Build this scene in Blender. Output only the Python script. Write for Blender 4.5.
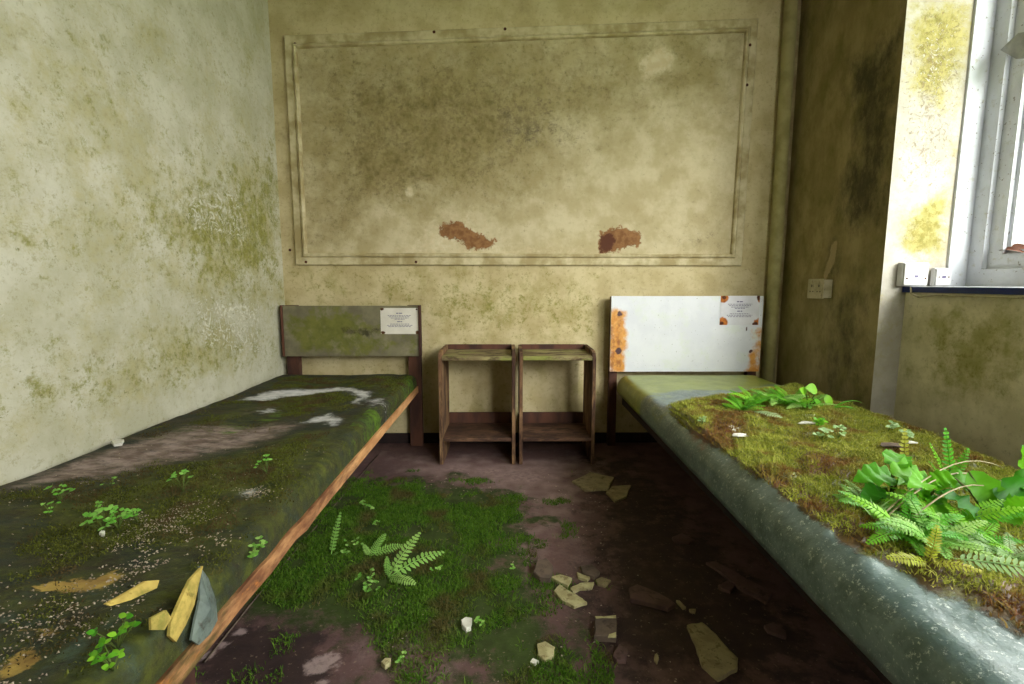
import bpy, math, random
import numpy as np
from mathutils import Vector

for o in list(bpy.data.objects): bpy.data.objects.remove(o)
random.seed(7); rng = np.random.default_rng(11)
scene = bpy.context.scene
COL = scene.collection

# ------------------------------------------------------------------ camera
F = 485.0; H = 1.0
TH = math.atan(59 / F); YAW = math.atan(4 / F)
cd = bpy.data.cameras.new('camera'); cam = bpy.data.objects.new('camera', cd); COL.objects.link(cam)
cd.sensor_width = 36; cd.lens = 36 * F / 1024; cd.clip_start = 0.02
cam.location = (0, 0, H); cam.rotation_euler = (math.pi / 2 - TH, 0, -YAW)
scene.camera = cam

# ------------------------------------------------------------------ world: even overcast sky
w = bpy.data.worlds.new('overcast'); scene.world = w; w.use_nodes = True
bg = w.node_tree.nodes['Background']
bg.inputs[0].default_value = (1.0, 0.985, 0.95, 1); bg.inputs[1].default_value = 7.0
sd = bpy.data.lights.new('hazy_sun', 'SUN'); so = bpy.data.objects.new('hazy_sun', sd); COL.objects.link(so)
sd.energy = 2.1; sd.angle = math.radians(26); sd.color = (1.0, .97, .92)
so.rotation_euler = Vector((-.42, 1.0, -.42)).to_track_quat('-Z', 'Y').to_euler()
vs = scene.view_settings
vs.view_transform = 'Standard'; vs.look = 'None'; vs.gamma = 1; vs.use_curve_mapping = False
vs.exposure = 0.9

# main dimensions (metres)
XL, XR, YB = -1.395, 1.68, 2.974       # left wall, right wall, back wall
YJ, XLOW, XW = 2.183, 1.793, 2.05      # far jamb of the bay, wall below the sill, window plane
YF, ZC = -1.9, 2.85                    # wall behind the camera, ceiling
ZS = 0.985                             # sill top

ld = bpy.data.lights.new('window_portal', 'AREA'); lo = bpy.data.objects.new('window_portal', ld); COL.objects.link(lo)
ld.shape = 'RECTANGLE'; ld.size = 3.75; ld.size_y = 1.7; ld.cycles.is_portal = True
lo.location = (XW + 0.16, 0.28, 1.83); 
ld2 = bpy.data.lights.new('rear_window_portal', 'AREA'); lo2 = bpy.data.objects.new('rear_window_portal', ld2); COL.objects.link(lo2)
ld2.shape = 'RECTANGLE'; ld2.size = .7; ld2.size_y = 1.95; ld2.cycles.is_portal = True
lo2.location = (1.65, YF - .14, 1.725); lo2.rotation_euler = (math.pi / 2, 0, 0)
lo.rotation_euler = (math.pi / 2, 0, math.pi / 2)

# ------------------------------------------------------------------ helpers
def ray(u, v):
    x = (u - 512) / F; y = (342 - v) / F
    d = (x, math.cos(TH) + y * math.sin(TH), -math.sin(TH) + y * math.cos(TH))
    c, s = math.cos(YAW), math.sin(YAW)
    return np.array([d[0] * c + d[1] * s, -d[0] * s + d[1] * c, d[2]])
def atX(u, v, X): d = ray(u, v); return np.array([0, 0, H]) + d * X / d[0]
def atY(u, v, Y): d = ray(u, v); return np.array([0, 0, H]) + d * Y / d[1]
def atZ(u, v, Z): d = ray(u, v); return np.array([0, 0, H]) + d * (Z - H) / d[2]

def lin(c):
    return tuple(((x / 255) / 12.92 if x / 255 <= .04045 else ((x / 255 + .055) / 1.055) ** 2.4) for x in c[:3]) + (1,)

def hashn(ix, iy, s):
    h = (ix * 374761393 + iy * 668265263 + s * 1442695041) & 0x7fffffff
    h = ((h ^ (h >> 13)) * 1274126177) & 0x7fffffff
    return ((h ^ (h >> 16)) & 0xffff) / 65535.0
def vnoise(x, y, s=0):
    x = np.asarray(x, float); y = np.asarray(y, float)
    ix = np.floor(x).astype(np.int64); iy = np.floor(y).astype(np.int64)
    fx = x - ix; fy = y - iy; fx = fx * fx * (3 - 2 * fx); fy = fy * fy * (3 - 2 * fy)
    a = hashn(ix, iy, s); b = hashn(ix + 1, iy, s); c = hashn(ix, iy + 1, s); d = hashn(ix + 1, iy + 1, s)
    return (a * (1 - fx) + b * fx) * (1 - fy) + (c * (1 - fx) + d * fx) * fy
def fbm(x, y, s=0, o=4):
    t = 0; a = .5; n = 0
    for i in range(o):
        t = t + a * vnoise(np.asarray(x) * 2 ** i, np.asarray(y) * 2 ** i, s + i); n += a; a *= .5
    return t / n
def sdf(px, py, poly):
    """signed distance to a polygon, positive inside"""
    px = np.asarray(px, float); py = np.asarray(py, float)
    d = np.full(px.shape, 1e9); ins = np.zeros(px.shape, bool)
    n = len(poly)
    for i in range(n):
        ax, ay = poly[i]; bx, by = poly[(i + 1) % n]
        ex, ey = bx - ax, by - ay
        t = np.clip(((px - ax) * ex + (py - ay) * ey) / (ex * ex + ey * ey + 1e-12), 0, 1)
        d = np.minimum(d, np.hypot(px - ax - t * ex, py - ay - t * ey))
        cr = ((ay > py) != (by > py)) & (px < (bx - ax) * (py - ay) / ((by - ay) if by != ay else 1e-12) + ax)
        ins ^= cr
    return np.where(ins, d, -d)
def pm(px, py, poly, soft):
    return np.clip(sdf(px, py, poly) / soft * .5 + .5, 0, 1)
def ell(px, py, cx, cy, rx, ry):
    return np.clip(1.5 - np.hypot((px - cx) / rx, (py - cy) / ry), 0, 1) / 1.0
def up(poly, z):  return [tuple(atZ(u, v, z)[:2]) for u, v in poly]          # measured outline on a level surface
def wallY(poly, y): return [tuple(atY(u, v, y)[[0, 2]]) for u, v in poly]
def wallX(poly, x): return [tuple(atX(u, v, x)[[1, 2]]) for u, v in poly]

def link(o, parent=None):
    COL.objects.link(o)
    if parent is not None: o.parent = parent
    return o
def mesh(name, v, f, mat=None, parent=None, smooth=False, attrs=None):
    me = bpy.data.meshes.new(name)
    me.from_pydata([tuple(map(float, p)) for p in v], [], [tuple(map(int, q)) for q in f])
    if mat: me.materials.append(mat)
    if smooth: me.polygons.foreach_set('use_smooth', [True] * len(me.polygons))
    if attrs:
        for k, a in attrs.items():
            at = me.attributes.new(k, 'FLOAT', 'POINT'); at.data.foreach_set('value', np.asarray(a, np.float32))
    me.update()
    return link(bpy.data.objects.new(name, me), parent)
def tris(name, V, T, mat, parent=None, attrs=None, smooth=False):
    """fast big mesh from numpy arrays of vertices and triangles"""
    me = bpy.data.meshes.new(name)
    me.vertices.add(len(V)); me.vertices.foreach_set('co', np.asarray(V, np.float32).ravel())
    me.loops.add(T.size); me.loops.foreach_set('vertex_index', T.astype(np.int32).ravel())
    me.polygons.add(len(T)); me.polygons.foreach_set('loop_start', np.arange(0, T.size, 3, dtype=np.int32))
    me.materials.append(mat); me.update(calc_edges=True)
    if smooth: me.polygons.foreach_set('use_smooth', [True] * len(T))
    for k, a in (attrs or {}).items():
        at = me.attributes.new(k, 'FLOAT', 'POINT'); at.data.foreach_set('value', np.asarray(a, np.float32))
    return link(bpy.data.objects.new(name, me), parent)
def empty(name, loc):
    o = bpy.data.objects.new(name, None); o.location = loc; o.empty_display_size = .05
    return link(o)
def local(o, parent):
    """keep world position under a parent that is only translated"""
    o.parent = parent; o.location = o.location - parent.location; return o
def tag(o, label, cat, group=None, kind=None):
    o['label'] = label; o['category'] = cat
    if group: o['group'] = group
    if kind: o['kind'] = kind
    return o
def struct(o, label=None):
    o['kind'] = 'structure'
    if label: o['label'] = label
    return o

def boxgeo(x0, x1, y0, y1, z0, z1, b=0.0):
    import bmesh
    bm = bmesh.new(); bmesh.ops.create_cube(bm, size=1)
    for v in bm.verts:
        v.co = ((x0 + x1) / 2 + v.co.x * (x1 - x0), (y0 + y1) / 2 + v.co.y * (y1 - y0), (z0 + z1) / 2 + v.co.z * (z1 - z0))
    if b > 0: bmesh.ops.bevel(bm, geom=bm.edges[:], offset=b, segments=2, affect='EDGES', profile=.5)
    bm.verts.ensure_lookup_table()
    v = [tuple(p.co) for p in bm.verts]; f = [tuple(q.index for q in p.verts) for p in bm.faces]; bm.free()
    return v, f
def box(name, x0, x1, y0, y1, z0, z1, mat, parent=None, b=0.003):
    v, f = boxgeo(x0, x1, y0, y1, z0, z1, b)
    o = mesh(name, v, f, mat)
    if parent is not None: local(o, parent)
    return o
def warp(o, amp, sc, seed=0):
    """worn, slightly uneven outline"""
    for v in o.data.vertices:
        c = v.co
        v.co.x += (float(vnoise(c.y * sc + c.z * 3, c.x * sc, seed)) - .5) * amp
        v.co.z += (float(vnoise(c.y * sc, c.x * sc + c.z * 3, seed + 5)) - .5) * amp
def grid(name, P, nu, nv, mat, parent=None, attrs=None, smooth=False, flip=False):
    P = np.asarray(P); i = np.arange((nu - 1) * (nv - 1)); a = (i // (nv - 1)) * nv + i % (nv - 1)
    q = np.stack([a, a + nv, a + nv + 1, a + 1], 1)
    if flip: q = q[:, ::-1]
    T = np.concatenate([q[:, [0, 1, 2]], q[:, [0, 2, 3]]])
    return tris(name, P, T, mat, parent, attrs, smooth)
def tube(pts, r, n=6, cap=True):
    pts = [Vector(p) for p in pts]; V = []; Fc = []
    rs = r if isinstance(r, (list, tuple)) else [r] * len(pts)
    for i, p in enumerate(pts):
        t = (pts[min(i + 1, len(pts) - 1)] - pts[max(i - 1, 0)]).normalized()
        a = t.cross(Vector((0, 0, 1)));
        if a.length < 1e-3: a = Vector((1, 0, 0))
        a.normalize(); b = t.cross(a)
        for k in range(n):
            q = p + (a * math.cos(2 * math.pi * k / n) + b * math.sin(2 * math.pi * k / n)) * rs[i]; V.append(tuple(q))
    for i in range(len(pts) - 1):
        for k in range(n):
            Fc.append((i * n + k, i * n + (k + 1) % n, (i + 1) * n + (k + 1) % n, (i + 1) * n + k))
    if cap: Fc.append(tuple(range(n))[::-1]); Fc.append(tuple((len(pts) - 1) * n + k for k in range(n)))
    return V, Fc

# ------------------------------------------------------------------ materials
class NT:
    def __init__(s, name, coord='Object', scale=(1, 1, 1)):
        s.m = bpy.data.materials.new(name); s.m.use_nodes = True; s.t = s.m.node_tree
        s.b = s.t.nodes['Principled BSDF']; s.out = s.t.nodes['Material Output']
        tc = s.n('ShaderNodeTexCoord'); mp = s.n('ShaderNodeMapping'); mp.inputs['Scale'].default_value = scale
        s.l(tc.outputs[coord], mp.inputs[0]); s.co = mp.outputs[0]
    def n(s, t): return s.t.nodes.new(t)
    def l(s, a, b): s.t.links.new(a, b)
    def noise(s, scale, detail=4, rough=.6, dist=0, vec=None):
        k = s.n('ShaderNodeTexNoise'); k.inputs['Scale'].default_value = scale; k.inputs['Detail'].default_value = detail
        k.inputs['Roughness'].default_value = rough; k.inputs['Distortion'].default_value = dist
        s.l(vec or s.co, k.inputs['Vector']); return k.outputs['Fac']
    def voro(s, scale, feature='F1', rand=1):
        k = s.n('ShaderNodeTexVoronoi'); k.feature = feature; k.inputs['Scale'].default_value = scale
        k.inputs['Randomness'].default_value = rand; s.l(s.co, k.inputs['Vector']); return k.outputs['Distance']
    def math(s, op, a, b=None, c=None):
        k = s.n('ShaderNodeMath'); k.operation = op
        for i, x in enumerate((a, b, c)):
            if x is None: continue
            if isinstance(x, (int, float)): k.inputs[i].default_value = x
            else: s.l(x, k.inputs[i])
        return k.outputs[0]
    def attr(s, name):
        k = s.n('ShaderNodeAttribute'); k.attribute_name = name; return k.outputs['Fac']
    def step(s, x, lo, hi, a=0, b=1):
        k = s.n('ShaderNodeMapRange'); k.interpolation_type = 'SMOOTHSTEP'
        s.l(x, k.inputs[0]); k.inputs[1].default_value = lo; k.inputs[2].default_value = hi
        k.inputs[3].default_value = a; k.inputs[4].default_value = b; return k.outputs[0]
    def mix(s, f, a, b):
        k = s.n('ShaderNodeMix'); k.data_type = 'RGBA'
        for x, i in ((f, 0), (a, 6), (b, 7)):
            if isinstance(x, tuple): k.inputs[i].default_value = x
            elif isinstance(x, (int, float)): k.inputs[i].default_value = x
            else: s.l(x, k.inputs[i])
        return k.outputs[2]
    def two(s, c1, c2, scale, lo=.35, hi=.65):
        return s.mix(s.step(s.noise(scale, 5), lo, hi), lin(c1), lin(c2))
    def finish(s, col, rough=.8, bump=None, bd=.002, bs=.6, spec=.3):
        s.l(col, s.b.inputs['Base Color'])
        if isinstance(rough, (int, float)): s.b.inputs['Roughness'].default_value = rough
        else: s.l(rough, s.b.inputs['Roughness'])
        s.b.inputs['Specular IOR Level'].default_value = spec
        if bump is not None:
            k = s.n('ShaderNodeBump'); k.inputs['Strength'].default_value = bs; k.inputs['Distance'].default_value = bd
            s.l(bump, k.inputs['Height']); s.l(k.outputs[0], s.b.inputs['Normal'])
        return s.m

def layered(name, base, layers, rough=.85, bd=.004, bs=.6, bscale=60, scale=(1, 1, 1), spec=.3):
    """base colour pair + stains and painted shade; each layer's extent = attribute*gain + noise, thresholded"""
    t = NT(name, scale=scale)
    col = t.two(*base); h = t.math('MULTIPLY', t.noise(bscale, 6), .5)
    for L in layers:
        val = t.math('MULTIPLY', t.math('SUBTRACT', t.noise(L.get('ns', 8), L.get('nd', 9), L.get('nr', .7), L.get('dist', 0)), .5), L.get('amp', 1) * 1.7)
        if L.get('vor'):
            val = t.math('ADD', val, t.math('MULTIPLY', t.math('SUBTRACT', .25, t.voro(L['vor'])), L.get('va', 1)))
        if L.get('attr'): val = t.math('ADD', val, t.math('MULTIPLY', t.attr(L['attr']), L.get('gain', 1)))
        m = t.step(val, L['th'] - L.get('soft', .1), L['th'] + L.get('soft', .1), 0, L.get('op', 1))
        c = t.two(L['c1'], L.get('c2', L['c1']), L.get('cs', 20))
        col = t.mix(m, col, c)
        if L.get('h'): h = t.math('ADD', h, t.math('MULTIPLY', m, L['h']))
    return t.finish(col, rough, h, bd, bs, spec)

def simple(name, c1, c2, scale=20, rough=.7, bump=None, bd=.002, stretch=(1, 1, 1), spec=.3, metal=0):
    t = NT(name, scale=stretch); col = t.two(c1, c2, scale)
    m = t.finish(col, rough, t.noise(bump or scale * 2, 6), bd, .5, spec); t.b.inputs['Metallic'].default_value = metal
    return m

def leafmat(name, c1, c2, c3, scale=30):
    t = NT(name); col = t.two(c1, c2, scale)
    col = t.mix(t.step(t.attr('tone'), .0, 1.0), col, lin(c3))
    t.l(col, t.b.inputs['Base Color']); t.b.inputs['Roughness'].default_value = .45; t.b.inputs['Specular IOR Level'].default_value = .35
    tr = t.n('ShaderNodeBsdfTranslucent'); t.l(col, tr.inputs[0]); mx = t.n('ShaderNodeMixShader'); mx.inputs[0].default_value = .4
    t.l(t.b.outputs[0], mx.inputs[1]); t.l(tr.outputs[0], mx.inputs[2]); t.l(mx.outputs[0], t.out.inputs[0])
    return t.m

CREAM, CREAM2 = (205, 198, 168), (188, 182, 148)
M = {}
M['wall_left'] = layered('damp_plaster_left', ((198, 195, 176), (178, 175, 150), 5), [
    dict(c1=(154, 148, 96), c2=(170, 162, 116), cs=24, attr='algae', gain=.7, ns=6, amp=1.3, nr=.75, th=.42, soft=.35, op=.85),
    dict(c1=(112, 114, 34), c2=(138, 136, 58), cs=40, attr='algae', gain=.85, ns=13, amp=1.6, nr=.85, th=.58, soft=.2, op=.85),
    dict(c1=(90, 94, 30), c2=(116, 112, 52), cs=60, attr='algae', gain=.5, ns=44, nd=6, amp=1.6, nr=.8, th=.55, soft=.12, op=.75),
    dict(c1=(140, 132, 92), ns=36, amp=1.6, nr=.85, th=.22, soft=.2, op=.6),
    dict(c1=(224, 222, 206), attr='flake', gain=.55, ns=22, amp=.9, dist=2.5, th=.62, soft=.1, op=.75, h=.8),
    dict(c1=(222, 218, 198), ns=70, amp=1.5, th=.5, soft=.12, op=.5),
], bd=.006)
M['wall_back'] = layered('damp_plaster_back', ((202, 188, 148), (182, 166, 124), 6), [
    dict(c1=(152, 142, 84), c2=(166, 150, 100), cs=18, attr='algae', gain=.7, ns=7, amp=1.3, th=.5, soft=.3, op=.8),
    dict(c1=(112, 114, 36), c2=(138, 136, 58), cs=36, attr='algae', gain=.7, ns=22, amp=1.6, nr=.85, th=.56, soft=.18, op=.8),
    dict(c1=(140, 120, 80), ns=44, amp=1.6, nr=.85, th=.24, soft=.2, op=.6),
    dict(c1=(110, 84, 54), attr='brown', gain=.9, ns=9, amp=.9, th=.6, soft=.35, op=.6),
], bd=.003)
M['panel'] = layered('mouldy_painted_board', ((200, 188, 154), (178, 164, 126), 7), [
    dict(c1=(142, 128, 80), c2=(160, 144, 100), cs=12, attr='mould', gain=1.0, ns=4, amp=1.0, nr=.75, th=.45, soft=.4, op=.85),
    dict(c1=(104, 90, 48), c2=(122, 106, 66), cs=20, attr='mould', gain=.75, ns=11, amp=1.3, nr=.8, th=.62, soft=.35, op=.65),
    dict(c1=(88, 78, 46), c2=(112, 102, 54), cs=40, attr='mould', gain=.4, ns=34, amp=1.6, nr=.85, th=.42, soft=.22, op=.65),
    dict(c1=(74, 66, 52), c2=(96, 84, 66), cs=40, attr='spot', gain=.9, ns=20, amp=1.5, nr=.85, th=.8, soft=.22, op=.85),
    dict(c1=(126, 124, 46), attr='mould', gain=.2, ns=26, amp=1.3, th=.5, soft=.2, op=.4),
    dict(c1=(218, 206, 176), c2=(204, 186, 150), attr='pale', gain=1, ns=26, amp=1.0, nr=.8, th=.6, soft=.3, op=.85),
    dict(c1=(118, 80, 46), c2=(146, 106, 68), cs=30, attr='peel', gain=1, ns=30, amp=.8, th=.55, soft=.08, h=-1.2),
    dict(c1=(84, 48, 32), attr='peel2', gain=1, ns=30, amp=.6, th=.55, soft=.12, h=-.6),
], bd=.004)
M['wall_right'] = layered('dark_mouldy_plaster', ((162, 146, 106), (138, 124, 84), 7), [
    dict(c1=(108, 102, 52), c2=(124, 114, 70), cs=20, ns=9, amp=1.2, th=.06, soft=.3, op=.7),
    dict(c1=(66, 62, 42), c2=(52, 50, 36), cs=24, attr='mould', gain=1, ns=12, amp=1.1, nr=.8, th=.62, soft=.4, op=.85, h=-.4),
    dict(c1=(186, 164, 128), attr='peel', gain=1, ns=18, amp=.9, th=.55, soft=.15, op=.6, h=-.8),
    dict(c1=(178, 162, 122), ns=70, amp=1.4, th=.4, soft=.15, op=.4),
], bd=.007, scale=(1, 1, .6))
M['jamb'] = layered('flaking_lichen_plaster', ((182, 177, 166), (164, 158, 146), 9), [
    dict(c1=(146, 138, 66), c2=(164, 154, 88), cs=18, attr='lichen', gain=1, ns=14, amp=1.1, nr=.75, th=.58, soft=.35, op=.9),
    dict(c1=(100, 96, 30), c2=(122, 112, 42), cs=50, attr='lichen', gain=.7, ns=34, amp=1.3, nr=.8, th=.66, soft=.2, op=.7),
    dict(c1=(120, 98, 72), ns=34, amp=1.4, dist=2.5, attr='ring', gain=.4, th=.5, soft=.12, op=.6, h=.7),
    dict(c1=(206, 202, 190), ns=30, amp=1.4, dist=3.0, attr='ring', gain=.45, th=.58, soft=.07, op=.8, h=1),
    dict(c1=(132, 118, 86), ns=50, nr=.85, amp=1.6, th=.32, soft=.15, op=.5),
], bd=.006)
M['wall_low'] = layered('plaster_below_sill', ((228, 219, 194), (208, 199, 170), 8), [
    dict(c1=(154, 150, 88), c2=(172, 164, 110), cs=15, attr='algae', gain=.9, ns=9, amp=1.2, th=.5, soft=.3, op=.9),
    dict(c1=(122, 120, 44), ns=36, amp=1.4, nr=.8, attr='algae', gain=.6, th=.62, soft=.2, op=.7),
    dict(c1=(150, 138, 104), ns=44, amp=1.5, nr=.85, th=.26, soft=.2, op=.6),
    dict(c1=(220, 214, 200), ns=12, amp=1.2, th=.42, soft=.15, op=.6)], bd=.003)
M['plain_wall'] = simple('old_plaster', (170, 162, 136), (148, 140, 114), 4)
M['ceiling'] = simple('stained_ceiling', (172, 166, 150), (148, 138, 116), 3)
M['trim'] = simple('dirty_cream_paint', (204, 192, 156), (160, 144, 102), 9, .7)
M['pipe'] = simple('dirty_olive_paint', (176, 166, 118), (150, 142, 92), 9, .6)
M['skirting'] = simple('dark_brown_skirting', (44, 30, 28), (30, 20, 22), 9, .7)
M['wood'] = simple('worn_dark_timber', (92, 58, 44), (60, 38, 32), 12, .75, 40, .002, (1, 1, .25))
M['woodtop'] = layered('weathered_shelf_timber', ((150, 140, 96), (120, 104, 74), 12), [
    dict(c1=(64, 44, 32), ns=20, amp=1.4, th=.08, soft=.15, op=.85), dict(c1=(128, 136, 60), ns=9, amp=1.3, th=.15, soft=.15, op=.7)], scale=(.4, 1, 1))
M['woodlow'] = layered('worn_shelf_timber', ((112, 82, 62), (84, 58, 44), 10), [
    dict(c1=(56, 38, 30), ns=16, amp=1.4, th=.05, soft=.15, op=.85)], scale=(.4, 1, 1))
M['woodedge'] = layered('worn_side_panel', ((146, 114, 80), (104, 74, 54), 16), [
    dict(c1=(54, 34, 28), ns=10, amp=1.5, th=.02, soft=.2, op=.9)], scale=(1, 1, .3))
M['rail'] = layered('rotten_orange_timber', ((214, 164, 112), (184, 130, 84), 20), [
    dict(c1=(122, 74, 48), c2=(80, 48, 36), cs=40, ns=18, attr='rot', gain=.5, amp=1.2, th=.38, soft=.3, op=.9),
    dict(c1=(206, 128, 60), ns=40, amp=1.4, attr='rot', gain=.15, th=.46, soft=.15, op=.8),
    dict(c1=(60, 66, 26), ns=12, amp=1.2, attr='rot2', gain=.8, th=.5, soft=.2, op=.9)], scale=(1, .3, 1), bd=.006)
M['head_left'] = layered('mossy_grey_board', ((124, 118, 92), (104, 98, 78), 8), [
    dict(c1=(92, 96, 34), c2=(112, 112, 48), cs=16, attr='algae', gain=.9, ns=10, amp=1.4, th=.5, soft=.22, op=.9),
    dict(c1=(52, 50, 26), attr='dark', gain=1, ns=16, amp=1.1, th=.55, soft=.16, op=.85),
    dict(c1=(150, 140, 118), ns=7, amp=1.3, th=.2, soft=.2, op=.5)])
M['head_right'] = layered('white_laminate', ((216, 218, 224), (206, 208, 216), 6), [
    dict(c1=(206, 214, 200), ns=9, amp=1.4, th=.2, soft=.2, op=.5),
    dict(c1=(196, 128, 44), c2=(214, 156, 74), cs=30, attr='rust', gain=1, ns=14, amp=.7, th=.5, soft=.2),
    dict(c1=(140, 78, 30), attr='rust2', gain=1, ns=24, amp=.7, th=.55, soft=.16, op=.9),
    dict(c1=(70, 36, 40), attr='hole', gain=1, ns=40, amp=.3, th=.5, soft=.12),
    dict(c1=(120, 118, 104), ns=70, nd=2, amp=1.6, th=.5, soft=.04, op=.6)], rough=.4, bd=.001, spec=.5)
M['paper_left'] = layered('aged_notice_paper', ((222, 216, 206), (208, 202, 190), 10), [dict(c1=(90, 60, 30), attr='rust', gain=1, ns=60, amp=.6, th=.55, soft=.15)], rough=.7)
M['paper_right'] = layered('rust_stained_notice_paper', ((216, 214, 222), (202, 202, 208), 10), [
    dict(c1=(190, 112, 40), c2=(150, 84, 30), cs=60, attr='rust', gain=1, ns=40, amp=.6, th=.5, soft=.15),
    dict(c1=(90, 46, 24), attr='rust2', gain=1, ns=60, amp=.5, th=.55, soft=.15)], rough=.7)
M['ink'] = simple('faded_print', (92, 86, 120), (110, 104, 132), 30)
M['iron'] = simple('rusty_pin', (90, 48, 26), (60, 34, 24), 60, .8)
M['vinyl_l'] = layered('mossy_dark_vinyl', ((50, 58, 48), (34, 42, 38), 14), [
    dict(c1=(92, 116, 100), c2=(60, 82, 72), cs=40, attr='teal', gain=.9, ns=26, amp=1.3, nr=.8, th=.62, soft=.25, op=.7),
    dict(c1=(66, 58, 34), c2=(44, 36, 24), cs=24, attr='soil', gain=1, ns=11, amp=1.2, th=.42, soft=.22, op=.9),
    dict(c1=(172, 152, 148), c2=(116, 96, 90), cs=30, attr='pink', gain=1, ns=22, amp=1.3, nr=.8, th=.62, soft=.35, op=.85),
    dict(c1=(86, 92, 26), c2=(58, 66, 18), cs=26, attr='moss', gain=1, ns=18, amp=1.2, nr=.8, th=.5, soft=.3, op=.92, h=1),
    dict(c1=(98, 132, 30), c2=(70, 100, 24), cs=40, attr='bright', gain=1, ns=22, amp=1.1, th=.55, soft=.18, op=.9, h=.6),
    dict(c1=(40, 34, 26), ns=40, amp=1.6, nr=.85, th=.22, soft=.2, op=.7),
    dict(c1=(120, 118, 70), ns=70, nd=6, amp=1.6, nr=.8, th=.36, soft=.14, op=.6),
    dict(c1=(226, 224, 228), c2=(190, 190, 196), cs=40, attr='white', gain=1, ns=36, amp=1.0, nr=.8, th=.6, soft=.22, op=1, h=.3),
    dict(c1=(198, 166, 86), c2=(164, 130, 70), cs=40, attr='foam', gain=1, ns=24, amp=.8, th=.55, soft=.07, h=-.6),
], rough=.75, bd=.010, scale=(.55, 1, 1), spec=.35)
M['vinyl_r'] = layered('mossy_grey_green_vinyl', ((120, 138, 138), (90, 109, 107), 14), [
    dict(c1=(60, 78, 70), ns=6, amp=1.3, th=.12, soft=.2, op=.6),
    dict(c1=(208, 216, 210), ns=95, nd=6, amp=1.6, nr=.8, th=.27, soft=.10, op=.8),
    dict(c1=(64, 80, 74), ns=40, nd=6, amp=1.4, th=.36, soft=.2, op=.5),
    dict(c1=(150, 160, 60), c2=(128, 140, 44), cs=14, attr='algae', gain=1, ns=10, amp=.8, th=.5, soft=.2, op=.95),
    dict(c1=(96, 76, 46), c2=(70, 52, 34), cs=24, attr='soil', gain=1, ns=14, amp=.8, th=.5, soft=.1, op=1, h=1),
    dict(c1=(132, 136, 50), c2=(96, 100, 36), cs=30, attr='moss', gain=1, ns=20, amp=1.0, th=.55, soft=.16, op=.9, h=.6),
    dict(c1=(112, 66, 44), c2=(78, 46, 34), cs=30, attr='dead', gain=1, ns=18, amp=.8, th=.52, soft=.14, op=.95),
    dict(c1=(210, 214, 204), attr='white', gain=1, ns=24, amp=.8, th=.6, soft=.1),
], rough=.36, bd=.006, spec=.6)
M['floor'] = layered('dirty_maroon_floor', ((104, 78, 76), (82, 60, 60), 9), [
    dict(c1=(168, 142, 138), c2=(136, 112, 108), cs=36, attr='pink', gain=.9, ns=9, amp=1.2, nr=.75, th=.55, soft=.3, op=.85),
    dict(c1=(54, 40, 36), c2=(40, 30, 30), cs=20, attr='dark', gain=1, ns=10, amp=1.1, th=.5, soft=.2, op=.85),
    dict(c1=(58, 76, 26), c2=(46, 60, 20), cs=22, attr='moss', gain=1, ns=11, amp=1.1, nr=.7, th=.5, soft=.2, op=.95, h=1),
    dict(c1=(168, 146, 144), attr='pale', gain=1, ns=24, amp=1.0, th=.75, soft=.2, op=.8),
    dict(c1=(140, 120, 104), ns=70, nd=3, amp=1.6, th=.42, soft=.06, op=.5),
], rough=.8, bd=.005)
def mossmat(name, c1, c2, c3, cdead):
    t = NT(name); col = t.two(c1, c2, 14)
    col = t.mix(t.attr('tone'), col, lin(c3)); col = t.mix(t.attr('dead'), col, lin(cdead))
    t.l(col, t.b.inputs['Base Color']); t.b.inputs['Roughness'].default_value = .7; t.b.inputs['Specular IOR Level'].default_value = .2
    tr = t.n('ShaderNodeBsdfTranslucent'); t.l(col, tr.inputs[0]); mx = t.n('ShaderNodeMixShader'); mx.inputs[0].default_value = .3
    t.l(t.b.outputs[0], mx.inputs[1]); t.l(tr.outputs[0], mx.inputs[2]); t.l(mx.outputs[0], t.out.inputs[0]); return t.m
M['moss_floor'] = mossmat('green_floor_moss', (52, 92, 22), (76, 116, 28), (116, 150, 48), (104, 92, 54))
M['moss_left'] = mossmat('olive_moss', (78, 82, 28), (54, 58, 22), (128, 134, 56), (92, 74, 50))
M['moss_right'] = mossmat('yellow_green_moss', (152, 162, 56), (116, 126, 42), (206, 204, 104), (132, 84, 54))
M['fern'] = leafmat('fern_green', (136, 196, 84), (110, 172, 66), (190, 226, 130))
M['fern_bright'] = leafmat('fern_lime', (98, 182, 44), (74, 150, 32), (160, 220, 60))
M['fern_yellow'] = leafmat('fern_yellow', (186, 196, 62), (160, 160, 50), (214, 212, 96))
M['fern_pale'] = leafmat('fern_pale', (168, 204, 136), (138, 178, 104), (204, 226, 178))
M['leaf'] = leafmat('broad_leaf_green', (62, 146, 28), (40, 112, 22), (130, 205, 36), 14)
M['seed'] = leafmat('seedling_green', (120, 196, 70), (136, 206, 88), (176, 226, 120))
M['straw'] = simple('dry_straw', (196, 184, 150), (160, 144, 110), 40)
M['stem'] = simple('green_stem', (96, 120, 50), (80, 90, 40), 40)
M['upvc'] = layered('grimy_white_upvc', ((204, 207, 214), (192, 195, 202), 8), [dict(c1=(168, 166, 150), ns=24, amp=1.5, th=.3, soft=.16, op=.7), dict(c1=(90, 80, 60), ns=60, nd=2, amp=1.6, th=.5, soft=.05, op=.7)], rough=.4, bd=.001, spec=.45)
M['blue'] = simple('navy_blue_edge', (28, 44, 108), (20, 34, 84), 14, .5)
M['plastic'] = layered('white_plastic', ((206, 205, 204), (192, 190, 188), 20), [dict(c1=(120, 120, 90), ns=40, amp=1.5, th=.42, soft=.1, op=.6)], rough=.45, bd=.0008)
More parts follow.
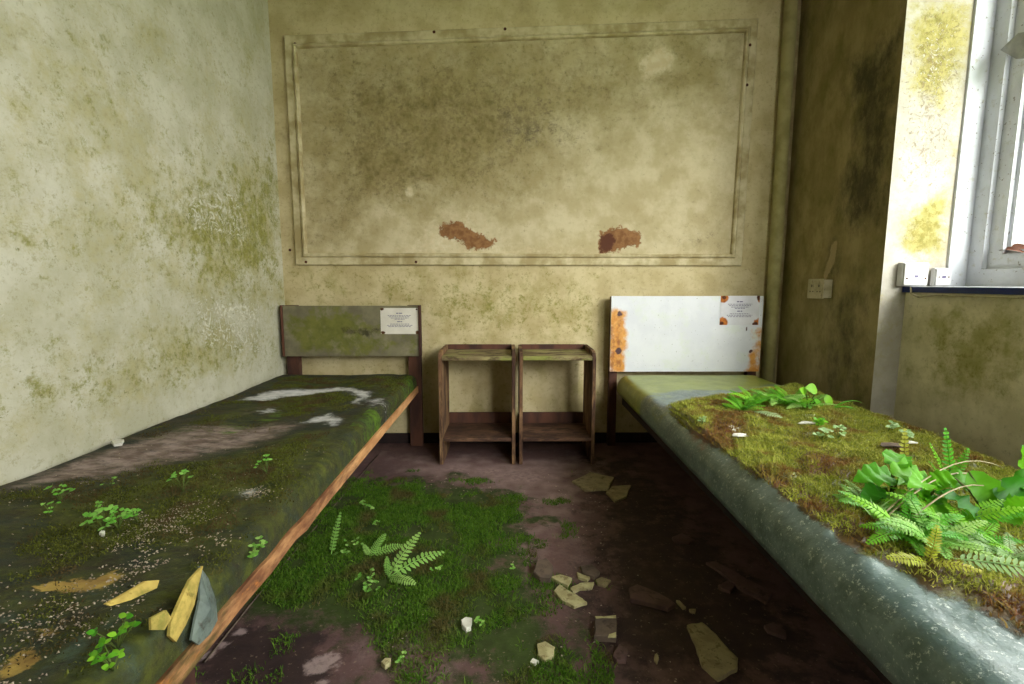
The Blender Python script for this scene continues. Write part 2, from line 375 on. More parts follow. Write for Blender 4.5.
M['plastic_old'] = layered('yellowed_plastic', ((186, 174, 146), (160, 150, 118), 20), [dict(c1=(84, 76, 56), ns=30, amp=1.5, th=.3, soft=.12, op=.7)], rough=.5, bd=.0008)
M['metal'] = simple('grey_metal_handle', (150, 152, 156), (128, 130, 134), 20, .4, spec=.5)
M['dead_leaf'] = simple('dry_brown_leaf', (112, 66, 40), (80, 44, 28), 30)
M['frag_tan'] = layered('tan_plaster_shard', ((160, 146, 114), (136, 122, 94), 24), [dict(c1=(96, 84, 56), ns=40, amp=1.5, th=.2, soft=.1, op=.7)], bd=.002)
M['frag_pale'] = layered('pale_paint_shard', ((188, 180, 138), (160, 150, 108), 34), [dict(c1=(112, 96, 60), ns=40, amp=1.5, th=.2, soft=.1, op=.7)], bd=.002)
M['frag_dark'] = layered('grey_brown_shard', ((108, 92, 80), (84, 72, 64), 18), [dict(c1=(60, 48, 44), ns=30, amp=1.5, th=.2, soft=.1, op=.7)], bd=.002)
M['frag_mar'] = layered('dull_maroon_shard', ((100, 76, 74), (80, 60, 60), 18), [dict(c1=(60, 44, 44), ns=30, amp=1.5, th=.25, soft=.1, op=.7)], bd=.002)
M['white_chip'] = simple('white_chip', (232, 230, 220), (210, 206, 196), 40)
M['flakes'] = simple('pale_paint_flakes', (200, 184, 168), (150, 132, 116), 90)
M['foam'] = layered('yellow_foam', ((196, 172, 92), (168, 144, 74), 24), [dict(c1=(120, 96, 44), ns=46, amp=1.5, th=.26, soft=.12, op=.7), dict(c1=(120, 130, 60), ns=12, amp=1.3, th=.25, soft=.15, op=.6)], rough=.95, bd=.004)
M['flap'] = layered('torn_grey_vinyl', ((112, 124, 116), (84, 96, 92), 14), [dict(c1=(60, 54, 44), ns=24, amp=1.5, th=.15, soft=.15, op=.8)], rough=.6)
M['grass_out'] = simple('grass_outside', (120, 140, 70), (96, 116, 54), 3)
M['bark'] = simple('bark', (100, 80, 60), (70, 56, 44), 30)
def glassmat():
    t = NT('window_glass'); tr = t.n('ShaderNodeBsdfTransparent'); tr.inputs[0].default_value = (.96, .98, .97, 1)
    gl = t.n('ShaderNodeBsdfGlossy'); gl.inputs['Roughness'].default_value = .03
    mx = t.n('ShaderNodeMixShader'); mx.inputs[0].default_value = .05
    t.l(tr.outputs[0], mx.inputs[1]); t.l(gl.outputs[0], mx.inputs[2]); t.l(mx.outputs[0], t.out.inputs[0]); return t.m
M['glass'] = glassmat()

# ------------------------------------------------------------------ room shell
def wall_grid(name, axis, const, a0, a1, z0, z1, mat, fattr, step=.02, relief=.0, seed=3, flip=False):
    """a plastered wall face with gentle relief; fattr(a,z) gives stain and painted-shade masks"""
    na = int((a1 - a0) / step) + 2; nz = int((z1 - z0) / step) + 2
    A, Z = np.meshgrid(np.linspace(a0, a1, na), np.linspace(z0, z1, nz), indexing='ij'); A = A.ravel(); Z = Z.ravel()
    rel = (fbm(A * 3, Z * 3, seed) - .5) * relief
    edge = np.minimum(np.minimum(A - a0, a1 - A), np.minimum(Z - z0, z1 - Z)); rel = rel * np.clip(edge / .05, 0, 1)
    P = np.stack([np.full_like(A, const) + rel, A, Z], 1) if axis == 'x' else np.stack([A, np.full_like(A, const) + rel, Z], 1)
    return grid(name, P, na, nz, mat, attrs=fattr(A, Z), flip=flip)

def a_left(a, z):
    alg = np.zeros_like(a)
    for poly, k, s in [([(150, 150), (285, 130), (283, 300), (230, 330), (170, 290), (120, 250), (60, 270), (0, 250), (0, 190), (80, 210)], .75, .35),
                       ([(0, 330), (60, 350), (120, 330), (180, 300), (260, 330), (282, 350), (200, 400), (60, 430), (0, 455)], .7, .25),
                       ([(0, 0), (150, 0), (190, 80), (120, 180), (0, 170)], .55, .4),
                       ([(0, 180), (282, 120), (283, 340), (0, 300)], .5, .3),
                       ([(180, 10), (262, 0), (270, 120), (200, 130)], .35, .3)]:
        alg = np.maximum(alg, k * pm(a, z, wallX(poly, XL), s))
    low = np.clip((z - .47) / .12, 0, 1)
    fl = np.maximum(pm(a, z, wallX([(165, 180), (240, 170), (250, 260), (180, 240)], XL), .1), pm(a, z, wallX([(175, 280), (262, 290), (262, 370), (190, 360)], XL), .1))
    fl = np.maximum(fl, pm(a, z, wallX([(0, 280), (25, 280), (25, 330), (0, 340)], XL), .1))
    return dict(algae=alg * low, flake=fl)
def left_x(y): return -1.360 - (YB - y) * .024      # the left wall is not quite square to the end wall
wl = wall_grid('wall_left', 'x', XL, YF, YB, 0, ZC, M['wall_left'], a_left, .02, .012)
for vv_ in wl.data.vertices: vv_.co.x += left_x(vv_.co.y) - XL
struct(wl, 'pale plaster wall speckled with green algae beside the mossy bed')

def a_back(a, z):
    alg = np.maximum(.75 * pm(a, z, wallY([(290, 268), (600, 268), (610, 345), (520, 340), (430, 345), (420, 310), (290, 305)], YB), .25),
                     .35 * np.clip((1.0 - z) / .4, 0, 1))
    brown_shade = np.maximum(pm(a, z, wallY([(268, 0), (790, 0), (770, 12), (290, 22)], YB), .2) * .6, pm(a, z, wallY([(268, 0), (286, 0), (297, 265), (284, 265)], YB), .08) * .6)  # shading above the panel and in the left corner, painted in brown
    brown_shade = np.maximum(brown_shade, .8 * np.clip((a - 1.5) / .15, 0, 1))  # jamb's soft shadow at the right end, painted into the wall colour
    return dict(algae=alg, brown=brown_shade)
wb = wall_grid('wall_back', 'y', YB, XL, XR, 0, ZC, M['wall_back'], a_back, .02, .008, flip=True)
struct(wb, 'cream plaster end wall behind the two bed heads')

def a_right(a, z):
    m = .85 * pm(a, z, wallX([(845, 60), (905, 20), (895, 150), (888, 220), (850, 235), (830, 200), (855, 150)], XR), .12)
    m = np.maximum(m, .7 * pm(a, z, wallX([(828, 240), (840, 235), (842, 262), (832, 300), (822, 300)], XR), .06))
    m = np.maximum(m, .6 * pm(a, z, wallX([(824, 300), (875, 240), (870, 400), (815, 395)], XR), .15))
    m = np.maximum(m, .55 * pm(a, z, wallX([(780, 0), (830, 0), (800, 80), (786, 80)], XR), .2))
    pk = pm(a, z, wallX([(833, 242), (838, 240), (836, 262), (826, 280), (824, 276)], XR), .02)
    return dict(mould=m, peel=pk)
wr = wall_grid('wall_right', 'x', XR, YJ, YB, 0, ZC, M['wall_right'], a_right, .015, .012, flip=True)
struct(wr, 'dark mould-streaked plaster wall between corner and window bay')

def a_jamb(a, z):
    li = np.maximum(.9 * pm(a, z, wallY([(912, 0), (975, 0), (966, 70), (940, 110), (905, 90)], YJ), .08),
                    pm(a, z, wallY([(905, 215), (948, 190), (946, 255), (915, 258), (898, 245)], YJ), .06))
    li = np.maximum(li, .5 * pm(a, z, wallY([(950, 60), (968, 60), (948, 260), (938, 260)], YJ), .05))
    li = np.maximum(li, .25 * (z < .95))
    return dict(lichen=li, ring=pm(a, z, wallY([(905, 30), (970, 0), (955, 180), (895, 190)], YJ), .15))
wj = wall_grid('wall_bay_jamb', 'y', YJ, XR, XW + .02, 0, ZC, M['jamb'], a_jamb, .012, .006, flip=True)
struct(wj, 'bright flaking plaster jamb beside the window with yellow lichen')
def a_low(a, z):
    return dict(algae=.75 * pm(a, z, wallX([(920, 310), (1024, 300), (1024, 390), (960, 410), (915, 370)], XLOW), .15))
wlow = wall_grid('wall_bay_below_window', 'x', XLOW, YF, YJ, 0, ZS - .025, M['wall_low'], a_low, .02, .006, flip=True)
struct(wlow, 'plaster wall with green stains under the window sill')
W0, W1, ZW1 = -1.6, 2.172, 2.68       # window opening along the wall, its top
def plainbox(name, *a): 
    o = box(name, *a, b=0); struct(o); return o
plainbox('wall_bay_above_window', XW - .01, XW + .25, YF, YJ + .1, ZW1, ZC, M['plain_wall'])
plainbox('wall_bay_end', XW - .01, XW + .25, YF, W0 - .001, ZS, ZW1, M['plain_wall'])
plainbox('wall_bay_outer', XLOW + .03, XW + .25, YF, YJ + .1, -.6, ZS - .05, M['plain_wall'])
plainbox('wall_right_core', XR + .02, XW + .25, YJ + .02, YB + .1, -.1, ZC, M['plain_wall'])
FX0, FX1, FZ0, FZ1 = 1.30, 2.0, .75, 2.7       # second window, in the wall behind the camera
for nm, a in (('wall_front', (XL - .2, FX0, -.1, ZC)), ('wall_front_end', (FX1, XW + .25, -.1, ZC)), ('wall_front_below', (FX0, FX1, -.1, FZ0)), ('wall_front_above', (FX0, FX1, FZ1, ZC))):
    plainbox(nm, a[0], a[1], YF - .1, YF, a[2], a[3], M['plain_wall'])
plainbox('wall_left_core', XL - .22, XL - .10, YF, YB + .1, -.1, ZC, M['plain_wall'])
plainbox('wall_back_core', XL - .1, XW + .25, YB + .02, YB + .12, -.1, ZC, M['plain_wall'])
plainbox('ceiling', XL - .2, XW + .25, YF - .1, YB + .1, ZC, ZC + .1, M['ceiling'])

moss_poly = up([(345, 486), (420, 482), (480, 488), (520, 498), (520, 560), (535, 600), (560, 640), (575, 700), (350, 700), (300, 660), (235, 640), (215, 625), (245, 585), (290, 530)], 0)
bare_poly = up([(330, 632), (430, 622), (480, 650), (490, 684), (420, 700), (330, 700)], 0)
dark_poly = up([(205, 640), (240, 622), (310, 625), (330, 660), (320, 700), (190, 700)], 0)
def moss_f(x, y): 
    m = pm(x, y, moss_poly, .22) * (1 - .6 * pm(x, y, bare_poly, .12)) * (1 - pm(x, y, dark_poly, .1))
    for (u, v, r) in [(410, 482, .09), (490, 495, .06), (455, 475, .05), (545, 520, .06), (540, 660, .1), (395, 505, .1)]:
        c = atZ(u, v, 0); m = np.maximum(m, .6 * ell(x, y, c[0], c[1], r * 1.6, r))
    return m
def a_floor(x, y):
    pk = .9 * pm(x, y, up([(380, 455), (600, 455), (580, 520), (560, 600), (520, 560), (520, 500), (420, 480)], 0), .3)
    pk = np.maximum(pk, .5 * pm(x, y, bare_poly, .1))
    pale = np.zeros_like(x)
    for (u, v, r) in [(318, 665, .035), (330, 658, .03), (337, 667, .015), (322, 681, .018), (222, 645, .02), (207, 655, .02), (240, 632, .02)]:
        c = atZ(u, v, 0); pale = np.maximum(pale, ell(x, y, c[0], c[1], r * 1.3, r))
    dk = np.maximum(pm(x, y, dark_poly, .1), .75 * pm(x, y, up([(585, 455), (640, 455), (900, 700), (600, 700), (575, 600), (590, 520)], 0), .2))  # second area paints the right bed's shadow into the floor colour
    return dict(moss=moss_f(x, y), pink=pk, pale=pale, dark=dk)
nx, ny = 180, 250
GX, GY = np.meshgrid(np.linspace(XL - .1, XW, nx), np.linspace(YF, YB, ny), indexing='ij'); GX = GX.ravel(); GY = GY.ravel()
fz = np.maximum(moss_f(GX, GY) - .3, 0) * .02 * fbm(GX * 14, GY * 14, 4) + (fbm(GX * 6, GY * 6, 9) - .6) * .004
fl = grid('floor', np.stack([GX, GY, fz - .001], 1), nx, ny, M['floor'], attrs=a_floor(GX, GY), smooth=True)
struct(fl, 'dirty dark floor overgrown with moss between the beds')
plainbox('floor_slab', XL - .2, XW, YF, YB, -.12, -.02, M['plain_wall'])
struct(box('baseboard_back', XL, XR, YB - .018, YB + .004, 0, .062, M['skirting']), 'low dark brown skirting along the end wall')
struct(box('baseboard_right', XR - .018, XR + .004, YJ, YB - .018, 0, .062, M['skirting']), 'low dark skirting under the mouldy right wall')
v, f = tube([(1.605, 2.934, 0), (1.603, 2.934, 1.2), (1.598, 2.934, ZC)], .036, 16)
struct(mesh('trim_1', v, f, M['pipe'], smooth=True), 'painted vertical pipe in the corner beside the white headboard')
sm = [atZ(u, v, .004) for u, v in [(205, 662), (250, 605), (300, 545), (355, 482), (378, 455)]]
v, f = tube(sm, .0025, 5); struct(mesh('trim_2', v, f, M['frag_dark'], smooth=True), 'thin pale floor seam running beside the left bed rail')

# framed wall panel ----------------------------------------------------------
Q = [np.array(q) for q in [(-1.273, 2.396), (1.43, 2.498), (1.412, 1.103), (-1.274, 1.108)]]  # TL TR BR BL (x, z)
def inset(Q, d):
    n = len(Q); out = []
    for i in range(n):
        p0, p1, p2 = Q[i - 1], Q[i], Q[(i + 1) % n]
        e1 = (p1 - p0) / np.linalg.norm(p1 - p0); e2 = (p2 - p1) / np.linalg.norm(p2 - p1)
        n1 = np.array([e1[1], -e1[0]]); n2 = np.array([e2[1], -e2[0]])
        b = n1 + n2; b = b / np.dot(b, n1); out.append(p1 + b * d)
    return out
pan = empty('wall_panel', (0.07, YB, 1.105)); tag(pan, 'large framed mouldy panel fixed on the end wall above the beds', 'wall panel')
inner = inset(Q, .035)
def a_panel(a, z):
    P = lambda pts, s: pm(a, z, wallY(pts, YB), s)
    mould = np.maximum(.8 * P([(295, 35), (745, 30), (740, 110), (640, 130), (560, 200), (500, 240), (310, 250)], .4), .3)
    mould *= 1 - .65 * P([(560, 120), (745, 90), (740, 265), (520, 265), (530, 190)], .45)
    mould *= 1 - .8 * P([(380, 215), (480, 205), (520, 262), (360, 262)], .2)
    spot = np.maximum(.8 * P([(470, 85), (560, 80), (600, 150), (520, 170), (480, 160)], .2), .6 * P([(650, 110), (735, 120), (735, 250), (660, 250)], .3))
    spot = np.maximum(spot, .6 * P([(300, 130), (330, 120), (350, 220), (310, 240)], .2)); spot = np.maximum(spot, .8 * P([(655, 228), (720, 220), (735, 258), (660, 258)], .15))
    spot = np.maximum(spot, .6 * P([(300, 36), (745, 34), (745, 52), (300, 60)], .1))
    pale = np.maximum(1.25 * P([(640, 62), (660, 48), (672, 55), (668, 70), (645, 78)], .06), .7 * P([(400, 240), (430, 215), (470, 205), (510, 240), (620, 255), (740, 250), (740, 266), (300, 266), (380, 258)], .15))
    pale = np.maximum(pale, .7 * ell(a, z, *wallY([(410, 192)], YB)[0], .03, .04))
    peel = np.maximum(P([(438, 228), (455, 218), (475, 232), (497, 240), (490, 249), (470, 251), (460, 242), (440, 237)], .05), P([(597, 246), (600, 232), (615, 226), (640, 232), (642, 245), (620, 250), (612, 255), (600, 255)], .05))
    peel = np.maximum(peel, .9 * P([(385, 260), (500, 259), (500, 265), (400, 266)], .02)); peel = np.maximum(peel, .95 * P([(535, 262), (560, 259), (625, 259), (630, 266), (540, 266)], .02))
    peel2 = P([(600, 236), (612, 232), (616, 240), (610, 253), (599, 253)], .04)
    return dict(mould=mould, spot=spot, pale=pale, peel=peel, peel2=peel2)
na, nz = 170, 90
U, Vv = np.meshgrid(np.linspace(0, 1, na), np.linspace(0, 1, nz), indexing='ij'); U = U.ravel()[:, None]; Vv = Vv.ravel()[:, None]
PP = (inner[3] * (1 - U) + inner[2] * U) * (1 - Vv) + (inner[0] * (1 - U) + inner[1] * U) * Vv
pts = np.stack([PP[:, 0], np.full(len(PP), YB - .011), PP[:, 1]], 1)
bd = grid('board', pts, na, nz, M['panel'], attrs=a_panel(PP[:, 0], PP[:, 1]), flip=True); local(bd, pan)
prof = [(0, .0), (0, .017), (.005, .021), (.042, .021), (.046, .017), (.05, .028), (.06, .032), (.068, .026), (.072, .010)]
rings = [(inset(Q, d), h) for d, h in prof]
for i in range(4):
    V = []; Fc = []
    for r, h in rings:
        for q in (r[i], r[(i + 1) % 4]): V.append((q[0], YB - h, q[1]))
    for k in range(len(rings) - 1): Fc.append((2 * k, 2 * k + 2, 2 * k + 3, 2 * k + 1))
    o = mesh('moulding', V, Fc, M['panel'] if False else M['trim']); local(o, pan)
for (u, v) in [(434, 32), (505, 29), (295, 44), (750, 45), (747, 85), (306, 262), (416, 262), (290, 250)]:
    p = atY(u, v, YB - .02); t_ = bpy.data.meshes.new('nail')
    vv, ff = tube([(p[0], YB - .03 + .009, p[2]), (p[0], YB - .024, p[2])], [.009, .006], 7); local(mesh('nail_head', vv, ff, M['iron']), pan)

# ------------------------------------------------------------------ window
win = empty('window_1', (XW, 0.28, ZS)); struct(win, 'grimy white plastic casement window in the bay')
def ringwin(name, ya, yb, za, zb, w_, x0, x1, mat, par=win):
    """four mitred frame members of width w_, from face x0 back to x1"""
    O = [(ya, za), (yb, za), (yb, zb), (ya, zb)]; I = [(ya + w_, za + w_), (yb - w_, za + w_), (yb - w_, zb - w_), (ya + w_, zb - w_)]
    names = ['bottom_rail', 'stile', 'top_rail', 'stile']
    for i in range(4):
        a, b, c, d = O[i], O[(i + 1) % 4], I[(i + 1) % 4], I[i]
        V = [(x0, *a), (x0, *b), (x0, *c), (x0, *d), (x1, *a), (x1, *b), (x1, *c), (x1, *d)]
        Fc = [(3, 2, 1, 0), (4, 5, 6, 7), (0, 1, 5, 4), (1, 2, 6, 5), (2, 3, 7, 6), (3, 0, 4, 7)]
        local(mesh(name + '_' + names[i], V, Fc, mat), par)
ringwin('frame', W0, W1 + .010, ZS, ZW1, .075, XW, XW + .09, M['upvc'])
yms = [W0 + .075 + k * (W1 + .010 - .15 - W0) / 3 for k in range(4)]
for k in range(1, 3):
    local(box('mullion', XW, XW + .09, yms[k] - .035, yms[k] + .035, ZS + .07, ZW1 - .07, M['upvc'], b=.002), win)
for k in range(3):
    a = yms[k] + (.035 if k else 0); b = yms[k + 1] - (.035 if k < 2 else 0)
    ringwin('sash', a + .001, b - .001, ZS + .076, ZW1 - .076, .06, XW + .022, XW + .085, M['upvc'])
    ringwin('glazing_bead', a + .061, b - .061, ZS + .136, ZW1 - .136, .016, XW + .04, XW + .065, M['upvc'])
    local(box('pane', XW + .066, XW + .070, a + .06, b - .06, ZS + .135, ZW1 - .135, M['glass'], b=0), win)
hp = [atX(u, v, XW + .0)[1:] for u, v in [(1003, 50), (1021, 33), (1040, 30), (1040, 56), (1019, 59)]]
hv = []; 
for x in (XW - .012, XW + .010): hv += [(x, *p) for p in hp]
hf = [(0, 1, 2, 3, 4), (9, 8, 7, 6, 5)] + [(i, 5 + i, 5 + (i + 1) % 5, (i + 1) % 5) for i in range(5)]
hd = mesh('latch', hv, hf, M['metal']); local(hd, win); hd['label'] = 'pointed grey metal latch'
tr_ = box('trim_3', XW - .086, XW + .0, YJ - .012, YJ + .004, ZS, ZC - .02, M['upvc'], b=.002); struct(tr_, 'white strip lining the window reveal')
sill = box('window_sill', XLOW - .012, XW + .09, YF + .01, YJ - .004, ZS - .024, ZS, M['upvc'], b=.003); struct(sill, 'white sill under the bay window')
local(box('sill_edge', XLOW - .02, XLOW - .0125, YF + .01, YJ - .004, ZS - .026, ZS - .002, M['blue'], b=.001), sill)
win2 = empty('window_2', (1.65, YF, FZ0)); struct(win2, 'white framed window in the wall behind the camera')
for nm, a in (('bottom_rail', (FX0, FX1, FZ0, FZ0 + .06)), ('top_rail', (FX0, FX1, FZ1 - .06, FZ1)), ('stile', (FX0, FX0 + .06, FZ0 + .06, FZ1 - .06)), ('stile', (FX1 - .06, FX1, FZ0 + .06, FZ1 - .06))):
    local(box('frame_' + nm, a[0], a[1], YF - .08, YF - .02, a[2], a[3], M['upvc'], b=.002), win2)
local(box('pane', FX0 + .06, FX1 - .06, YF - .052, YF - .048, FZ0 + .06, FZ1 - .06, M['glass'], b=0), win2)
# dry leaf on the sash
def leafgeo(base, d, n, L, W, curl=.3, fold=.15, seg=6, shape=None, wav=0, seed=0):
    """ovate folded leaf blade; base, direction d, surface normal n"""
    d = Vector(d).normalized(); n = Vector(n); n = (n - d * n.dot(d)).normalized(); s = d.cross(n)
    V = []; Fc = []; p = Vector(base); cd_, cn = d.copy(), n.copy()
    for i in range(seg + 1):
        t = i / seg
        wd = (shape(t) if shape else math.sin(math.pi * min(1, t ** .8 * .98 + .02)) ** .8) * W * .5
        if i == seg: wd *= .1
        wa = wd * wav * math.sin(i * 1.9 + seed); wb2 = wd * wav * math.sin(i * 2.3 + seed * 1.7 + 1); wd *= 1 + (.18 * (i % 2) if wav else 0)
        V += [tuple(p - s * wd + cn * (wd * fold + wa)), tuple(p), tuple(p + s * wd + cn * (wd * fold + wb2))]
        p = p + cd_ * (L / seg)
        a = -curl / seg; cd_, cn = (cd_ * math.cos(a) + cn * math.sin(a)), (cn * math.cos(a) - cd_ * math.sin(a))
    for i in range(seg):
        k = 3 * i; Fc += [(k, k + 1, k + 4, k + 3), (k + 1, k + 2, k + 5, k + 4)]
    return V, Fc
def join(parts):
    V = []; Fc = []; 
    for v, f in parts:
        o = len(V); V += list(v); Fc += [tuple(i + o for i in q) for q in f]
    return V, Fc
pl = atX(1014, 243, XW + .035); 
v, f = leafgeo((XW + .03, pl[1] + .05, ZS + .150), (0.0, -1, .12), (-.5, 0, 1), .14, .06, 1.0, .5)
tag(mesh('dry_leaf', v, f, M['dead_leaf'], smooth=True, attrs=dict(tone=[.5] * len(v))), 'curled brown dead leaf lying on the window sash', 'leaf')

# shrub and lawn outside
struct(box('ground_outside', XW + .25, 30, -25, 25, -.75, -.6, M['grass_out'], b=0), 'lawn beyond the window')

# boxes on the jamb and wall
def jbox(name, x0, x1, y0, y1, z0, z1, mat, label, cat, screws):
    e = empty(name, ((x0 + x1) / 2, (y0 + y1) / 2, z0)); tag(e, label, cat)
    local(box('body', x0, x1, y0, y1, z0, z1, mat, b=.004), e)
    for s in screws:
        v, f = tube([s[0], s[1]], .0035, 8); local(mesh('screw', v, f, M['iron']), e)
    return e
e = jbox('junction_box', 1.741, 1.853, 2.147, YJ - .004, ZS + .001, 1.09, M['plastic'], 'larger white junction box standing at the far end of the sill', 'junction box', [])
local(box('lid', 1.744, 1.850, 2.139, 2.1465, ZS + .005, 1.087, M['plastic'], b=.003), e)
for x in (1.756, 1.838): 
    v, f = tube([(x, 2.1395, 1.02), (x, 2.137, 1.02)], .004, 8); local(mesh('screw', v, f, M['iron']), e)
local(box('cover_mark', 1.79, 1.806, 2.1380, 2.1392, 1.024, 1.034, M['ink'], b=0), e)
e = jbox('junction_box', 1.885, 1.957, 2.147, YJ - .014, ZS + .001, 1.066, M['plastic'], 'smaller white junction box between the larger box and the window', 'junction box', [])
local(box('lid', 1.888, 1.954, 2.141, 2.1465, ZS + .004, 1.062, M['plastic'], b=.002), e)
for x in (1.90, 1.942):
    v, f = tube([(x, 2.1415, 1.026), (x, 2.139, 1.026)], .003, 8); local(mesh('screw', v, f, M['iron']), e)
local(box('cover_mark', 1.914, 1.93, 2.1400, 2.1412, 1.02, 1.032, M['ink'], b=0), e)
e = empty('wall_socket', (XR, 2.57, .92)); tag(e, 'old yellowed double socket on the dark mouldy right wall', 'socket')
local(box('back_box', XR - .042, XR + .003, 2.512, 2.638, .922, 1.018, M['plastic_old'], b=.004), e)
local(box('face_plate', XR - .050, XR - .0425, 2.508, 2.642, .918, 1.022, M['plastic_old'], b=.003), e)
for y0 in (2.545, 2.605):
    for dy, z, h in ((0, .985, .012), (-.012, .955, .006), (.012, .955, .006)):
        local(box('pin_hole', XR - .0512, XR - .0495, y0 + dy - .003, y0 + dy + .003, z - h / 2, z + h / 2, M['skirting'], b=0), e)
    local(box('switch', XR - .054, XR - .0495, y0 - .006, y0 + .006, 1.0, 1.013, M['plastic_old'], b=.001), e)
cpts = [(1.775, 2.135, ZS - .004), (1.765, 2.12, ZS - .03), (1.765, 2.08, ZS - .045), (1.768, 2.0, ZS - .034), (1.77, 1.6, ZS - .036), (1.77, .8, ZS - .034), (1.77, -1.5, ZS - .036)]
v, f = tube(cpts, .004, 6); tag(mesh('cable', v, f, M['plastic_old'], smooth=True), 'thin pale cable sagging under the blue sill edge', 'cable')

# ------------------------------------------------------------------ beds
ZB = .36; ZT = .46
Y0B = .30
def mattress_surface(x0, x1, y0, y1, z0, z1, r, nx_, ny_, disp):
    """rounded slab; returns points, quads"""
    prof = [(x0, z0)] + [(x0, z0 + (z1 - r - z0) * k / 3) for k in (1, 2)]
    prof += [(x0 + r - r * math.cos(a), z1 - r + r * math.sin(a)) for a in np.linspace(0, math.pi / 2, 7)]
    xs = np.linspace(x0 + r, x1 - r, nx_)[1:-1]; prof += [(x, z1) for x in xs]
    prof += [(x1 - r + r * math.sin(a), z1 - r + r * math.cos(a)) for a in np.linspace(0, math.pi / 2, 7)]
    prof += [(x1, z0 + (z1 - r - z0) * k / 3) for k in (2, 1)] + [(x1, z0)]
    prof = np.array(prof); ys = np.linspace(y0, y1, ny_)
    P = []; 
    for y in ys:
        e = min(y - y0, y1 - y); k = 1.0
        if e < r: k = 1 - (1 - math.sqrt(max(0, 1 - (1 - e / r) ** 2))) * r / (z1 - z0)
        zz = z0 + (prof[:, 1] - z0) * k
        P.append(np.stack([prof[:, 0], np.full(len(prof), y), zz], 1))
    P = np.array(P); n = P.shape[1]
    flat = P.reshape(-1, 3); topness = np.clip((flat[:, 2] - z0) / (z1 - z0), 0, 1)
    dx, dz = disp(flat[:, 0], flat[:, 1], topness)
    flat[:, 0] += dx; flat[:, 2] += dz
    return flat, ny_, n
def add_mattress(name, x0, x1, mat, fattr, disp, r, label, z0=ZB + .003):
    P, a, b = mattress_surface(x0, x1, Y0B, 2.862, z0, ZT, r, 84, 230, disp)
    i = np.arange((a - 1) * (b - 1)); s = (i // (b - 1)) * b + i % (b - 1)
    q = np.stack([s, s + 1, s + b + 1, s + b], 1); T = np.concatenate([q[:, [0, 1, 2]], q[:, [0, 2, 3]]])
    bt = np.arange(a - 1) * b; T = np.concatenate([T, np.stack([bt, bt + b, bt + b - 1], 1), np.stack([bt + b, bt + 2 * b - 1, bt + b - 1], 1)])
    ends = []
    for st in (0, (a - 1) * b): ends += [(st, st + k, st + k + 1) if st else (st, st + k + 1, st + k) for k in range(1, b - 1)]
    T = np.concatenate([T, np.array(ends)])
    o = tris('mattress_cover', P, T, mat, attrs=fattr(P[:, 0], P[:, 1]), smooth=True)
    e = empty(name, ((x0 + x1) / 2, 1.6, ZB)); tag(e, label, 'mattress'); local(o, e)
    return e, P

LX0, LX1, RX0, RX1 = -1.352, -.536, .632, 1.50
def T_(p): return up(p, ZT)
def mossL(x, y):
    m = .8 * pm(x, y, T_([(0, 492), (110, 478), (200, 455), (300, 430), (345, 425), (330, 470), (270, 520), (210, 560), (140, 555), (60, 555), (0, 560)]), .15)
    m = np.maximum(m, .62 * pm(x, y, T_([(150, 440), (285, 376), (415, 376), (400, 400), (340, 410), (290, 415)]), .15))
    m = np.maximum(m, .45 * (y < .9)); m = np.maximum(m, .55 * np.clip((x + .68) / .06, 0, 1))
    return m
def a_vl(x, y):
    Pm = lambda p, s: pm(x, y, T_(p), s)
    pink = .9 * Pm([(0, 488), (40, 470), (130, 440), (200, 422), (300, 420), (290, 432), (200, 452), (110, 474), (0, 492)], .07)
    pink = np.maximum(pink, .4 * Pm([(0, 480), (285, 395), (300, 400), (0, 488)], .06))
    white = np.maximum(Pm([(236, 399), (270, 390), (310, 386), (340, 384), (352, 386), (360, 390), (370, 391), (372, 396), (362, 398), (356, 403), (352, 401), (358, 396), (350, 391), (335, 388), (300, 393), (262, 399)], .05),
                       Pm([(302, 420), (315, 415), (330, 411), (334, 415), (341, 418), (340, 422), (334, 426), (325, 421)], .05))
    white = np.maximum(white, .8 * Pm([(252, 410), (275, 405), (282, 408), (262, 412)], .06)); white = np.maximum(white, .75 * Pm([(362, 398), (386, 398), (388, 404), (370, 408)], .06))
    white = np.maximum(white, .9 * Pm([(240, 492), (250, 490), (262, 491), (258, 497), (244, 498)], .04))
    foam = np.maximum(Pm([(28, 580), (60, 573), (90, 570), (112, 564), (120, 570), (100, 582), (60, 586)], .04), Pm([(0, 655), (25, 640), (38, 650), (20, 668), (0, 672)], .04))
    foam = np.maximum(foam, .8 * Pm([(20, 622), (60, 618), (75, 625), (40, 634)], .04))
    soil = np.maximum(.8 * Pm([(0, 540), (120, 545), (180, 560), (150, 590), (60, 575), (0, 575)], .08), .75 * Pm([(250, 402), (350, 392), (345, 408), (300, 412), (240, 425)], .1))
    teal = .45 * (x > -.66) + .6 * (y < .85)
    bright = np.maximum(.9 * ((x > -.6) & (y > 1.6)) * fbm(x * 0 + 1, y * 7, 3), .5 * Pm([(200, 430), (290, 400), (300, 410), (220, 440)], .1))
    return dict(moss=mossL(x, y) * (1 - .9 * white), pink=pink, white=white, foam=foam, soil=np.maximum(soil, .42), teal=teal, bright=bright)
def d_left(x, y, t):
    dz = t * ((fbm(x * 4, y * 4, 21) - .5) * .03 + np.maximum(mossL(x, y) - .35, 0) * .03 * fbm(x * 18, y * 18, 5) - .018 * np.exp(-((x + .95) / .25) ** 2) * (y < 2.6))
    side = np.clip((x + .62) / .06, 0, 1)
    shear = -np.clip((LX1 - x) / (LX1 - LX0), 0, 1) * (YB - y) * .024
    return shear + side * (((fbm(x * 0 + 2, y * 5, 8) - .5) * .03 * t) * (1 - np.exp(-((y - .84) / .12) ** 2)) - .012), dz

